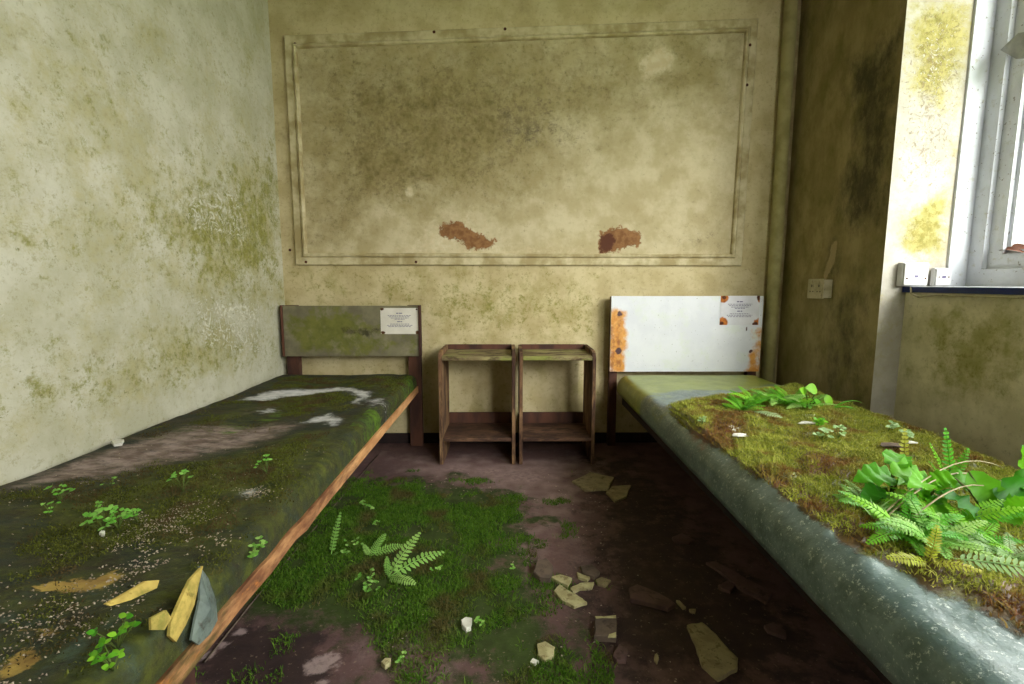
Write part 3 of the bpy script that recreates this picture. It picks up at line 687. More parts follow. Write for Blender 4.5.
soil_poly = T_([(662, 412), (690, 401), (760, 392), (800, 386), (830, 394), (880, 416), (1040, 480), (1140, 700), (1024, 640), (960, 606), (930, 596), (895, 572), (868, 566), (842, 545), (815, 530), (795, 512), (776, 502), (766, 486), (742, 474), (722, 456), (698, 448), (684, 434), (668, 424)])
def soilR(x, y): return pm(x, y, soil_poly, .06) * np.clip((x - RX0 - .03) / .03, 0, 1)
dead_polys = [T_(p) for p in ([(690, 432), (715, 422), (742, 430), (745, 442), (720, 446), (700, 442)], [(680, 410), (730, 402), (760, 415), (770, 425), (735, 422)], [(765, 478), (795, 490), (850, 520), (930, 565), (1010, 595), (1050, 640), (950, 590), (880, 556), (800, 508), (770, 488)], [(960, 570), (1040, 560), (1060, 620), (1000, 600)], [(800, 440), (850, 470), (840, 490), (800, 478)])]
def deadR(x, y):
    d = np.zeros_like(x)
    for p in dead_polys: d = np.maximum(d, pm(x, y, p, .07))
    return d
def a_vr(x, y):
    Pm = lambda p, s: pm(x, y, T_(p), s)
    alg = Pm([(600, 372), (770, 372), (782, 384), (740, 390), (680, 391), (640, 395), (625, 396), (606, 384)], .08) * .95
    alg = np.maximum(alg, .35 * (y > 2.0))
    white = np.maximum(Pm([(720, 430), (742, 434), (746, 440), (735, 438)], .03), Pm([(800, 420), (818, 422), (812, 426), (798, 424)], .03))
    s = soilR(x, y); d = deadR(x, y)
    return dict(algae=alg, soil=s, moss=s * (.85 - .6 * d), dead=d * .95, white=white)
def d_right(x, y, t):
    s = soilR(x, y)
    dz = t * (s * .008 + s * .045 * np.maximum(fbm(x * 11, y * 11, 31) - .3, 0) + s * .012 * fbm(x * 40, y * 40, 36) + (fbm(x * 3, y * 3, 33) - .5) * .012)
    return np.where(x < .75, (fbm(x * 0, y * 2.2, 35) - .5) * .02 * t, 0) + np.clip((1.0 - x) / .35, 0, 1) * np.clip(y - .9, 0, 2) * .014, dz

def make_bed(name, label, side, hx0, hx1, zb0, zb1, railx, rz0, rz1, headmat, hattr, rim):
    e = empty(name, ((hx0 + hx1) / 2, 2.88, 0)); tag(e, label, 'bed')
    n1, n2 = 60, 30
    if hattr:
        A, B = np.meshgrid(np.linspace(hx0, hx1, n1), np.linspace(zb0, zb1, n2), indexing='ij'); A = A.ravel(); B = B.ravel()
        # front face grid plus the slab behind it
        v, f = boxgeo(hx0, hx1, 2.872, 2.894, zb0, zb1, .002); nb = len(v)
        i = np.arange((n1 - 1) * (n2 - 1)); s = (i // (n2 - 1)) * n2 + i % (n2 - 1)
        q = [tuple(int(c) + nb for c in (k, k + n2, k + n2 + 1, k + 1)) for k in s]
        V = v + [(a, 2.8715, b) for a, b in zip(A, B)]
        at = hattr(np.array([p[0] for p in V]), np.array([p[2] for p in V]))
        local(mesh('headboard', V, f + q, headmat, attrs=at), e)
    inn = railx; out = hx0 if side < 0 else hx1
    for k, (xa, xb) in enumerate(((hx0 - .004, hx0 + .07), (hx1 - .07, hx1 + .006)) if side < 0 else ((hx0 + .002, hx0 + .05), (hx1 - .06, hx1 - .004))):
        local(box('head_post', xa, xb, 2.896, 2.936, 0.0, zb1 - (.004 if side > 0 else -.002), M['wood'], b=.003), e)
    if rim:
        for xa, xb in ((hx0 - .012, hx0 - .001), (hx1 + .001, hx1 + .016)):
            local(box('edge_strip', xa, xb, 2.862, 2.895, zb0 - .0, zb1 + .004, M['wood'], b=.002), e)
    # frame: side rails, end rails, slats, feet
    def rail_at(y): return 0
    ra, rb = (railx, railx + .020) if side < 0 else (railx, railx + .022)
    n = 40; ys = np.linspace(Y0B + .02, 2.868, n); V = []; Fc = []
    for y in ys:
        j = (float(vnoise(y * 22, 1, 2)) - .5) * (.010 if y < 1.3 and side < 0 else .002); j2 = (float(vnoise(y * 25, 5, 2)) - .5) * (.012 if y < 1.3 and side < 0 else .002)
        V += [(ra, y, rz0 + j), (rb, y, rz0 + j2), (rb, y, rz1 + j * .6), (ra, y, rz1 + j2 * .6)]
    for i in range(n - 1):
        for k in range(4): Fc.append((4 * i + k, 4 * i + (k + 1) % 4, 4 * i + 4 + (k + 1) % 4, 4 * i + 4 + k))
    Fc += [(0, 1, 2, 3), (4 * n - 1, 4 * n - 2, 4 * n - 3, 4 * n - 4)]
    rr = mesh('side_rail', V, Fc, M['rail'] if side < 0 else M['skirting'], attrs=dict(rot=[float(np.clip((1.9 - p[1]) / .6, 0, 1)) for p in V], rot2=[float(np.clip((1.05 - p[1]) / .3, 0, .7)) for p in V])); local(rr, e)
    far = (hx0 + .012, hx0 + .034) if side < 0 else (hx1 - .05, hx1 - .028)
    local(box('side_rail', far[0], far[1], Y0B + .02, 2.868, rz0, rz1 - .02, M['wood']), e)
    xa, xb = (far[1] + .002, ra - .002) if side < 0 else (rb + .002, far[0] - .002)
    local(box('end_rail', xa, xb, 2.84, 2.862, rz0, (ZB if side < 0 else .342) - .014, M['wood']), e)
    local(box('end_rail', xa, xb, Y0B + .03, Y0B + .052, rz0, (ZB if side < 0 else .342) - .014, M['wood']), e)
    for k in range(9):
        y = .45 + k * .275; local(box('slat', xa - .0, xb + .0, y - .035, y + .035, (ZB if side < 0 else .342) - .013, (ZB if side < 0 else .342) + .001, M['wood'], b=.002), e)
    for y in (.78,):
        for xx in ((far[0] + .03, far[0] + .07), (ra - .045, ra - .003)) if side < 0 else ((rb + .003, rb + .045), (far[0] - .045, far[0] - .003)):
            local(box('foot_leg', xx[0], xx[1], y - .02, y + .02, 0, (ZB if side < 0 else .342) - .014, M['wood']), e)
    return e
def h_left(x, z):
    P = lambda p, s: pm(x, z, wallY(p, 2.87), s)
    a = np.maximum(P([(295, 315), (345, 310), (372, 325), (385, 345), (350, 352), (300, 352)], .1) * .95, P([(372, 335), (415, 338), (418, 352), (380, 354)], .06) * .7)
    return dict(algae=a, dark=.9 * P([(340, 327), (378, 329), (376, 336), (342, 334)], .035))
bedL = make_bed('single_bed', 'dark bed frame with mossy grey headboard along the left wall', -1, -1.328, -.532, .566, .866, -.560, .346, .384, M['head_left'], h_left, True)
def h_right(x, z):
    P = lambda p, s: pm(x, z, wallY(p, 2.87), s)
    r = np.maximum(P([(609, 312), (618, 308), (626, 312), (626, 350), (623, 374), (609, 374)], .05), P([(749, 352), (757, 350), (760, 374), (747, 374)], .04) * .9)
    r = np.maximum(r, .75 * P([(752, 330), (765, 326), (765, 374), (756, 374)], .05))
    r2 = np.maximum(.8 * P([(609, 320), (614, 316), (616, 374), (609, 374)], .03), .85 * P([(617, 312), (622, 312), (621, 368), (616, 368)], .04))
    hole = np.zeros_like(x)
    for u, v, rr in [(619.5, 314, .016), (618.5, 351, .02), (751, 351.5, .012), (747, 329, .01), (656, 322, .005), (655, 336, .004), (716, 348, .004), (738, 358, .004)]:
        c = wallY([(u, v)], 2.87)[0]; hole = np.maximum(hole, ell(x, z, c[0], c[1], rr, rr))
    return dict(rust=r, rust2=r2, hole=hole)
bedR = make_bed('single_bed', 'bed frame with white rust-stained headboard on the right', 1, .613, 1.515, .470, .923, .690, .270, .334, M['head_right'], h_right, False)
mtL, PL = add_mattress('mattress', LX0, LX1, M['vinyl_l'], a_vl, d_left, .035, 'rotting dark mattress covered in olive moss along the left wall')
mtR, PR = add_mattress('mattress', RX0, RX1, M['vinyl_r'], a_vr, d_right, .06, 'grey-green vinyl mattress overgrown with moss and plants under the window', .345)
# base boards carrying the covers are the slats; torn corner of the left mattress
def tz(P, x, y): 
    i = np.argmin((P[:, 0] - x) ** 2 + (P[:, 1] - y) ** 2 - 1e-3 * P[:, 2]); return float(P[i, 2])
class Surf:
    def __init__(s, P):
        s.P = P[P[:, 2] > ZT - .06]
    def z(s, x, y):
        x = np.atleast_1d(x); y = np.atleast_1d(y); out = np.empty(len(x))
        for a in range(0, len(x), 2000):
            d = (s.P[None, :, 0] - x[a:a + 2000, None]) ** 2 + (s.P[None, :, 1] - y[a:a + 2000, None]) ** 2
            out[a:a + 2000] = s.P[d.argmin(1), 2]
        return out
SL, SR = Surf(PL), Surf(PR)

def sheet(name, outline, x, mat, par, thick=.004, bulge=.0, nrm=(1, 0, 0), label=None):
    """thick curved scrap from an outline of (y,z) points on a plane x"""
    c = np.mean(outline, 0); n = len(outline); V = []; N = Vector(nrm)
    for off in (0, thick):
        V += [(x(p) + off, p[0], p[1]) for p in outline]; V.append((x(c) + bulge + off, c[0], c[1]))
    Fc = []
    for i in range(n):
        j = (i + 1) % n
        Fc += [(n, j, i), (2 * n + 1, n + 1 + i, n + 1 + j), (i, j, n + 1 + j, n + 1 + i)]
    o = mesh(name, V, Fc, mat); local(o, par)
    if label: o['label'] = label
    return o
q = lambda pts, X: [tuple(atX(u, v, X)[1:]) for u, v in pts]
sheet('foam', q([(203, 566), (198, 585), (193, 605), (184, 625), (174, 642), (168, 636), (170, 622), (180, 600), (190, 580)], -.545), lambda p: -.548 + (ZT - p[1]) * .04, M['foam'], mtL, .005, .006, label='exposed yellow foam at a tear')
sheet('foam', q([(150, 618), (165, 610), (170, 618), (163, 630), (150, 630)], -.546), lambda p: -.5475 + (ZT - p[1]) * .02, M['foam'], mtL, .004, .004, label='small exposed yellow foam scrap')
sheet('foam', q([(131, 604), (150, 592), (166, 581), (176, 580), (172, 588), (150, 600), (134, 606)], -.55), lambda p: -.5485 - max(0, p[1] - .43) * .4, M['foam'], mtL, .004, .004, label='sliver of exposed yellow foam')
sheet('torn_flap', q([(207, 566), (213, 578), (217, 600), (216, 620), (208, 634), (197, 645), (191, 640), (196, 622), (203, 600), (206, 580)], -.535), lambda p: -.546 + (ZT - p[1]) * .14, M['flap'], mtL, .004, .012, label='torn grey cover flap hanging down')

# notices
def notice(name, x0, x1, z0, z1, y, mat, label, fattr, tilt=0, marks=()):
    e = empty(name, ((x0 + x1) / 2, y, z0)); tag(e, label, 'notice')
    n1, n2 = 30, 22
    A, B = np.meshgrid(np.linspace(x0, x1, n1), np.linspace(z0, z1, n2), indexing='ij'); A = A.ravel(); B = B.ravel()
    P = np.concatenate([np.stack([A, np.full_like(A, y - .0012), B], 1), np.stack([A, np.full_like(A, y), B], 1)])
    i = np.arange((n1 - 1) * (n2 - 1)); s = (i // (n2 - 1)) * n2 + i % (n2 - 1)
    q_ = np.stack([s, s + n2, s + n2 + 1, s + 1], 1); T = np.concatenate([q_[:, [0, 1, 2]], q_[:, [0, 2, 3]]]); T = np.concatenate([T, T[:, ::-1] + n1 * n2])
    local(tris('sheet', P, T, mat, attrs=fattr(P[:, 0], P[:, 2])), e)
    W, Hh = x1 - x0, z1 - z0; r = random.Random(3)
    lines = [(.80, .17, .035), (.715, .62, .02), (.665, .56, .02), (.615, .46, .02), (.57, .26, .02), (.475, .13, .032), (.385, .5, .02), (.335, .66, .02), (.285, .6, .02)]
    for fz_, ww, hh in lines:                                   # the illegible centred lines of print
        V = []; Fc = []; x = x0 + W * (.5 - ww / 2); xe = x0 + W * (.5 + ww / 2); zc = z0 + Hh * fz_
        while x < xe - .002:
            l = min(r.uniform(.006, .016) * (1.6 if hh > .03 else 1), xe - x); k = len(V)
            V += [(x, y - .0016, zc - Hh * hh / 2), (x + l, y - .0016, zc - Hh * hh / 2), (x + l, y - .0016, zc + Hh * hh / 2), (x, y - .0016, zc + Hh * hh / 2)]; Fc.append((k, k + 1, k + 2, k + 3)); x += l + .0035
        local(mesh('print_line', V, Fc, M['ink']), e)
    for fx, fz2 in ((.05, .95), (.06, .06), (.95, .06), (.95, .95)):
        v, f = tube([(x0 + W * fx, y - .001, z0 + Hh * fz2), (x0 + W * fx, y - .004, z0 + Hh * fz2)], [.006, .004], 8); local(mesh('pin', v, f, M['iron']), e)
    return e
a0 = atY(381, 334, 2.87); a1 = atY(418.5, 308, 2.87)
def n_l(x, z): return dict(rust=np.maximum.reduce([ell(x, z, a0[0] + .01, a1[2] - .005, .012, .01), ell(x, z, a0[0] + .012, a0[2] + .008, .014, .01), ell(x, z, a1[0] - .01, a0[2] + .008, .012, .014)]))
notice('notice', a0[0], a1[0], a0[2], a1[2], 2.8705, M['paper_left'], 'white printed notice pinned to the mossy grey headboard', n_l)
b0 = atY(719.5, 325, 2.87); b1 = atY(760, 295.8, 2.87)
def n_r(x, z):
    W = b1[0] - b0[0]
    return dict(rust=np.maximum.reduce([ell(x, z, b0[0] + .018, b1[2] - .012, .026, .03), ell(x, z, b0[0] + .015, b0[2] + .016, .032, .03), ell(x, z, b1[0], b0[2] + .01, .03, .03) * .9, ell(x, z, b1[0], b1[2] - .01, .02, .03) * .8]),
                rust2=np.maximum.reduce([ell(x, z, b0[0] + .022, b1[2] - .010, .012, .012), ell(x, z, b0[0] + .012, b0[2] + .01, .014, .012), ell(x, z, b1[0] - .02, b0[2] + .006, .02, .012), ell(x, z, b1[0] - .005, b1[2] - .01, .012, .02)]))
notice('notice', b0[0], b1[0], b0[2], b1[2], 2.8705, M['paper_right'], 'rust-stained printed notice on the corner of the white headboard', n_r)

# ------------------------------------------------------------------ bedside stands
def stand(x0, x1, label, lean):
    e = empty('bedside_stand', ((x0 + x1) / 2, 2.75, 0)); tag(e, label, 'bedside stand', 'open bedside stands between the beds')
    t = .018; ya, yb = 2.592, 2.905
    for k, xa in enumerate((x0, x1 - t)):
        # side panel: rounded at the front top corner
        pr = [(ya, 0), (yb, 0), (yb, .632), (ya + .06, .632), (ya + .02, .622), (ya, .596)]
        V = [(xa, *p) for p in pr] + [(xa + t, *p) for p in pr]; n = len(pr)
        Fc = [tuple(range(n))[::-1], tuple(range(n, 2 * n))] + [(i, (i + 1) % n, n + (i + 1) % n, n + i) for i in range(n)]
        o = mesh('side_panel', V, Fc, M['woodedge']); local(o, e)
    a, b = x0 + t + .0005, x1 - t - .0005
    local(box('top_shelf', a, b, ya + .004, yb - .016, .582, .606, M['woodtop'], b=.004), e)
    local(box('top_back_rail', a, b, yb - .015, yb, .585, .634, M['wood'], b=.003), e)
    local(box('bottom_shelf', a, b, ya + .006, yb - .016, .128, .150, M['woodlow'], b=.004), e)
    local(box('bottom_back_rail', a, b, yb - .015, yb, .12, .215, M['wood'], b=.003), e)
    return e
stand(-.378, .040, 'left of the two open wooden bedside stands, nearer the mossy headboard', 0)
stand(.062, .478, 'right of the two open wooden bedside stands, nearer the white headboard', 0)

# ------------------------------------------------------------------ rubble on the floor
def shard(name, pix, mat, label, th=.006, cat='rubble', z=0.0, tilt=0, parent=None, group=None):
    pts = [atZ(u, v, z + th)[:2] for u, v in pix]
    # refine the broken outline a little
    out = []
    n = len(pts)
    for i in range(n):
        a, b = pts[i], pts[(i + 1) % n]; d = b - a; L = np.linalg.norm(d); nn = np.array([-d[1], d[0]]) / max(L, 1e-6)
        out.append(a)
        for t in (.33, .67):
            out.append(a + d * t + nn * L * random.uniform(-.04, .04))
    c = np.mean(out, 0); n = len(out)
    V = []
    zz = lambda p: z + max(0, (p[0] - c[0])) * tilt
    for p in out: V.append((*(c + (p - c) * 1.01), zz(p) - .001))
    for p in out: V.append((*p, zz(p) + th))
    for p in out: V.append((*(c + (p - c) * .93), zz(p) + th * 1.12))
    V.append((*c, zz(c) + th * 1.15))
    Fc = [tuple(range(n))[::-1]]
    for i in range(n):
        j = (i + 1) % n
        Fc += [(i, j, n + j, n + i), (n + i, n + j, 2 * n + j, 2 * n + i), (2 * n + i, 2 * n + j, 3 * n)]
    o = mesh(name, V, Fc, mat); o.data.polygons.foreach_set('use_smooth', [False] * len(o.data.polygons))
    if label: tag(o, label, cat, group)
    return o
shard('plaster_shard', [(572, 481), (590, 472), (614, 477), (608, 489), (585, 490)], M['frag_tan'], 'tan pentagon plaster shard on the floor in front of the right stand', .008)
shard('plaster_shard', [(606, 492), (612, 486), (631, 485), (627, 496), (615, 501)], M['frag_tan'], 'small tan shard touching the larger tan shard near the stands', .008)
shard('plaster_shard', [(687, 625), (702, 622), (716, 634), (738, 658), (737, 668), (718, 678), (702, 664), (697, 650), (695, 642)], M['frag_tan'], 'long tan plaster shard lying in the shade near the right bed', .010)
shard('stone', [(533, 572), (537, 561), (546, 558), (553, 566), (550, 578), (540, 577)], M['frag_dark'], 'grey-green stone beside the pile of pale paint shards', .022)
shard('paint_shard', [(551, 577), (560, 574), (572, 578), (568, 586), (558, 581)], M['frag_pale'], 'pale wedge shard next to the grey-green stone', .010)
shard('paint_shard', [(570, 588), (580, 583), (594, 582), (592, 587), (580, 588), (573, 592)], M['frag_pale'], 'long pale strip in the middle of the shard pile', .009)
shard('paint_shard', [(577, 572), (583, 575), (590, 577), (587, 580), (578, 577)], M['frag_pale'], 'thin pale sliver against the dark shard of the pile', .008)
shard('paint_shard', [(596, 579), (602, 577), (611, 580), (605, 586), (598, 584)], M['frag_tan'], 'small tan chip at the right end of the shard pile', .006)
shard('paint_shard', [(554, 591), (560, 584), (568, 590), (580, 597), (587, 602), (574, 606), (562, 600)], M['frag_pale'], 'dirty mottled pale shard at the front of the shard pile', .009)
shard('plaster_shard', [(580, 566), (592, 564), (600, 572), (594, 577), (583, 573)], M['frag_dark'], 'dark shard at the back of the pale shard pile', .010)
o = shard('broken_tile', [(595, 617), (616, 616), (616, 637), (594, 636)], M['frag_dark'], 'square dark broken tile with pale edges on the floor', .016)
for s, pp in enumerate(([(595, 616), (616, 615), (616, 617.5), (596, 618)], [(609, 634), (616, 632), (616, 637), (608, 637)])):
    c = shard('pale_edge', pp, M['frag_pale'], None, .002, z=.0185); local(c, o)
shard('plaster_shard', [(629, 588), (637, 584), (668, 598), (676, 604), (668, 608), (631, 599)], M['frag_mar'], 'dull brown elongated shard in the shade beyond the long tan one', .012)
shard('wood_splinter', [(676, 600), (679, 600), (686, 607), (683, 608)], M['frag_tan'], 'small splinter beside the tip of the dull brown shard', .006, 'splinter')
shard('wood_splinter', [(689, 609), (696, 609), (695, 612), (690, 611)], M['frag_tan'], 'tiny splinter behind the long tan shard', .006, 'splinter')
shard('floor_plank_shard', [(706, 562), (715, 561), (745, 578), (772, 592), (766, 602), (740, 588)], M['frag_mar'], 'long dull maroon strip in deep shade beside the right bed', .008)
shard('plaster_shard', [(718, 585), (728, 580), (735, 585), (730, 591), (720, 588)], M['frag_mar'], 'small maroon shard next to the long maroon strip', .008)
shard('plaster_shard', [(764, 625), (774, 622), (786, 631), (786, 637), (768, 631)], M['frag_mar'], 'small maroon shard under the right bed near the long tan shard', .008)
shard('plaster_shard', [(672, 537), (682, 533), (694, 540), (690, 543), (675, 541)], M['frag_mar'], 'dim maroon shard alone in the shade beyond the strip', .008)
shard('plaster_shard', [(613, 656), (619, 644), (628, 650), (626, 660), (617, 660)], M['frag_mar'], 'dull maroon chip in front of the square dark tile', .010)
shard('dry_leaf', [(655, 654), (657, 653), (659, 658), (657, 663), (654, 660)], M['frag_tan'], 'tiny tan leaf scrap left of the long tan shard', .004, 'leaf')
shard('white_chip', [(461, 620), (466, 617), (472, 618), (471, 627), (466, 629), (462, 625)], M['white_chip'], 'bright white chip on the moss right of the fern', .014, 'chip')
shard('paint_chip', [(381, 662), (385, 658), (391, 658), (390, 663), (385, 666)], M['frag_pale'], 'small pale yellow chip on bare floor at the front', .010, 'chip')
shard('paint_shard', [(537, 644), (545, 641), (555, 647), (553, 656), (545, 660), (538, 655)], M['frag_pale'], 'crumbling pale shard at the front edge of the moss', .012)
shard('white_chip', [(530, 662), (533, 658), (539, 661), (535, 664)], M['white_chip'], 'tiny white chip beside the crumbling pale shard', .008, 'chip')

# ------------------------------------------------------------------ moss: short blades too many to count
def blades(name, X, Y, Z, hgt, wid, mat, dead, label, cat, lean=.9, seed=0):
    r = np.random.default_rng(seed); n = len(X)
    ang = r.uniform(0, 2 * np.pi, n); ln = r.uniform(.1, lean, n); hh = hgt * r.uniform(.5, 1.3, n); ww = wid * r.uniform(.6, 1.3, n); a2 = r.uniform(0, 2 * np.pi, n)
    B = np.stack([X, Y, Z - .002], 1); dx = np.stack([np.cos(a2), np.sin(a2), np.zeros(n)], 1) * ww[:, None] * .5
    tip = B + np.stack([np.cos(ang) * ln * hh, np.sin(ang) * ln * hh, hh], 1)
    mid = B + np.stack([np.cos(ang) * ln * hh * .3, np.sin(ang) * ln * hh * .3, hh * .6], 1)
    V = np.empty((n, 5, 3)); V[:, 0] = B - dx; V[:, 1] = B + dx; V[:, 2] = mid + dx * .8; V[:, 3] = mid - dx * .8; V[:, 4] = tip
    k = np.arange(n)[:, None] * 5
    T = np.concatenate([k + np.array([[0, 1, 2]]), k + np.array([[0, 2, 3]]), k + np.array([[3, 2, 4]])])
    tone = np.repeat(np.clip(r.normal(.35, .3, n), 0, 1), 5); dd = np.repeat(dead, 5)
    o = tris(name, V.reshape(-1, 3), T, mat, attrs=dict(tone=tone, dead=dd))
    return tag(o, label, cat, kind='stuff')
def sample(n, xr, yr, f, seed):
    r = np.random.default_rng(seed); x = r.uniform(*xr, n); y = r.uniform(*yr, n); k = r.uniform(0, 1, n) < f(x, y); return x[k], y[k]
ffl = lambda x, y: np.clip((moss_f(x, y) + (fbm(x * 8, y * 8, 41, 5) - .5) * 2.2 - .5) * 2.2, 0, 1)
x, y = sample(200000, (-1.0, .35), (.7, 2.6), ffl, 1)
z = np.maximum(moss_f(x, y) - .3, 0) * .02 * fbm(x * 14, y * 14, 4)
blades('floor_moss', x, y, z, .011, .0028, M['moss_floor'], np.clip((fbm(x * 10, y * 10, 43) - .5) * 4, 0, .9), 'deep green moss carpet spreading over the floor between the beds', 'moss', 1.6, 5)
fml = lambda x, y: np.clip((mossL(x, y) + (fbm(x * 10, y * 10, 51) - .5) * 1.8 - .38) * 2, 0, 1)
def fml2(x, y):
    q_ = a_vl(x, y); return fml(x, y) * (1 - np.clip(q_['white'] * 1.6, 0, 1)) * (1 - .8 * q_['foam']) * (1 - .7 * q_['pink'])
x, y = sample(180000, (LX0 + .02, LX1 - .02), (.5, 2.8), fml2, 2)
blades('bed_moss', x, y, SL.z(x, y), .0065, .0024, M['moss_left'], np.clip((fbm(x * 14, y * 14, 53) - .48) * 5, 0, .95), 'olive moss growing over the left mattress', 'moss', 1.6, 6)
fmr = lambda x, y: np.clip((soilR(x, y) - .45 + (fbm(x * 12, y * 12, 61) - .5) * .6) * 3, 0, 1) * (1 - .35 * deadR(x, y))
x, y = sample(150000, (RX0 + .03, RX1), (.45, 2.75), fmr, 3)
dd = np.clip(deadR(x, y) * .9 + (fbm(x * 14, y * 14, 63) - .52) * 4, 0, 1) * rng.uniform(.6, 1, len(x))
blades('bed_moss', x, y, SR.z(x, y), .011, .0028, M['moss_right'], dd, 'yellow-green and brown moss growing over the right mattress', 'moss', 1.8, 7)
# crumbs of paint on the left mattress
def crumbs(name, X, Y, Z, s, mat, label, seed):
    r = np.random.default_rng(seed); n = len(X); V = np.empty((n, 4, 3)); a = r.uniform(0, 6.28, n); sz = s * r.uniform(.4, 1.5, n)
    for k in range(3):
        V[:, k, 0] = X + np.cos(a + k * 2.1) * sz; V[:, k, 1] = Y + np.sin(a + k * 2.1) * sz * .8; V[:, k, 2] = Z + r.uniform(-.001, .003, n)
    V[:, 3] = np.stack([X, Y, Z + sz * .4 + .0015], 1); k = np.arange(n)[:, None] * 4
    T = np.concatenate([k + np.array([c]) for c in ([0, 1, 3], [1, 2, 3], [2, 0, 3], [0, 2, 1])])
    return tag(tris(name, V.reshape(-1, 3), T, mat), label, 'debris', kind='stuff')
cr = T_([(130, 530), (150, 515), (190, 508), (212, 520), (200, 540), (150, 560), (135, 548)]); cr2 = T_([(0, 600), (60, 590), (130, 580), (110, 620), (40, 660), (0, 684)]); cr3 = T_([(236, 490), (262, 488), (268, 495), (245, 500)])
fc = lambda x, y: np.clip(.9 * pm(x, y, cr, .08) + .35 * pm(x, y, cr2, .08) + .9 * pm(x, y, cr3, .02) + .015, 0, 1) * (fbm(x * 30, y * 30, 71) > .45)
x, y = sample(40000, (LX0 + .05, LX1 - .03), (.5, 1.6), fc, 4)
crumbs('paint_crumbs', x, y, SL.z(x, y), .0024, M['flakes'], 'pale crumbs of fallen paint scattered on the left mattress', 8)
fl2 = lambda x, y: .5 * (fbm(x * 9, y * 9, 73) > .5) * (x < .45)
x, y = sample(1400, (-.5, .6), (.75, 2.5), fl2, 6)
crumbs('floor_grit', x, y, np.zeros(len(x)) + .002, .0035, M['flakes'], 'fine pale grit scattered over the floor between the beds', 9)

# ------------------------------------------------------------------ plants
def frond_geo(base, d, n, L, W, pairs=10, curl=.6, seed=0, tip=1.0):
    """fern frond: arching midrib with paired tapering pinnae"""
    r = random.Random(seed); d = Vector(d).normalized(); n = Vector(n); n = (n - d * n.dot(d)).normalized()
    pts = [Vector(base)]; dirs = [d.copy()]; nrm = [n.copy()]; cd_, cn = d.copy(), n.copy(); st = pairs + 3
    for i in range(st):
        pts.append(pts[-1] + cd_ * (L / st)); a = -curl / st; cd_, cn = (cd_ * math.cos(a) + cn * math.sin(a)), (cn * math.cos(a) - cd_ * math.sin(a)); dirs.append(cd_.copy()); nrm.append(cn.copy())
    parts = [tube(pts, [L * .012 * (1 - .7 * i / st) + .0006 for i in range(st + 1)], 4)]
    for i in range(2, st + 1):
        t = (i - 1) / st; wl_ = W * .5 * (math.sin(math.pi * min(1, .22 + .78 * t)) ** .75) * r.uniform(.85, 1.1)
        s = dirs[i].cross(nrm[i])
        for sg in (-1, 1):
            pd = (s * sg + dirs[i] * .45 + nrm[i] * r.uniform(-.15, .15)).normalized()
            parts.append(leafgeo(pts[i], pd, nrm[i], max(wl_, .003), L / st * .78, .4, .1, 3))
    return join(parts)
def plant(name, base, label, cat, group=None):
    e = empty(name, tuple(base)); tag(e, label, cat, group); return e
def put(e, nm, geo, mat, tone=None, smooth=True):
    v, f = geo; o = mesh(nm, v, f, mat, smooth=smooth, attrs=dict(tone=[tone if tone is not None else random.uniform(0, .8)] * len(v))); local(o, e); return o
def seedling(base, h, nl, size, mat, label, group, seed, name='seedling', spread=.6, cat='seedling'):
    r = random.Random(seed); b = Vector(base); e = plant(name, base, label, cat, group)
    for k in range(nl + 2):
        a = r.uniform(0, 6.28); top = b + Vector((math.cos(a) * h * spread * r.uniform(.2, 1), math.sin(a) * h * spread * r.uniform(.2, 1), h * r.uniform(.35, 1)))
        put(e, 'stem', tube([b, (b + top) / 2 + Vector((0, 0, h * .1)), top], .0009, 4), M['stem'])
        for j in range(3):
            aa = a + (j - 1) * 1.5; put(e, 'leaf', leafgeo(top, (math.cos(aa), math.sin(aa), r.uniform(-.1, .8)), (-.2, -.6, 1), size * r.uniform(.55, 1.0), size * .6, .5, .1, 4), mat)
    return e
def fronds(base, specs, mat, label, group, name='fern', cat='fern', pairs=10):
    e = plant(name, base, label, cat, group)
    for i, (d, L, W, cu) in enumerate(specs):
        put(e, 'frond', frond_geo(base, d, (d[0] * -.3, d[1] * -.3 - .45, 1), L, W, pairs, cu, i * 7 + int(L * 1000)), mat)
    return e

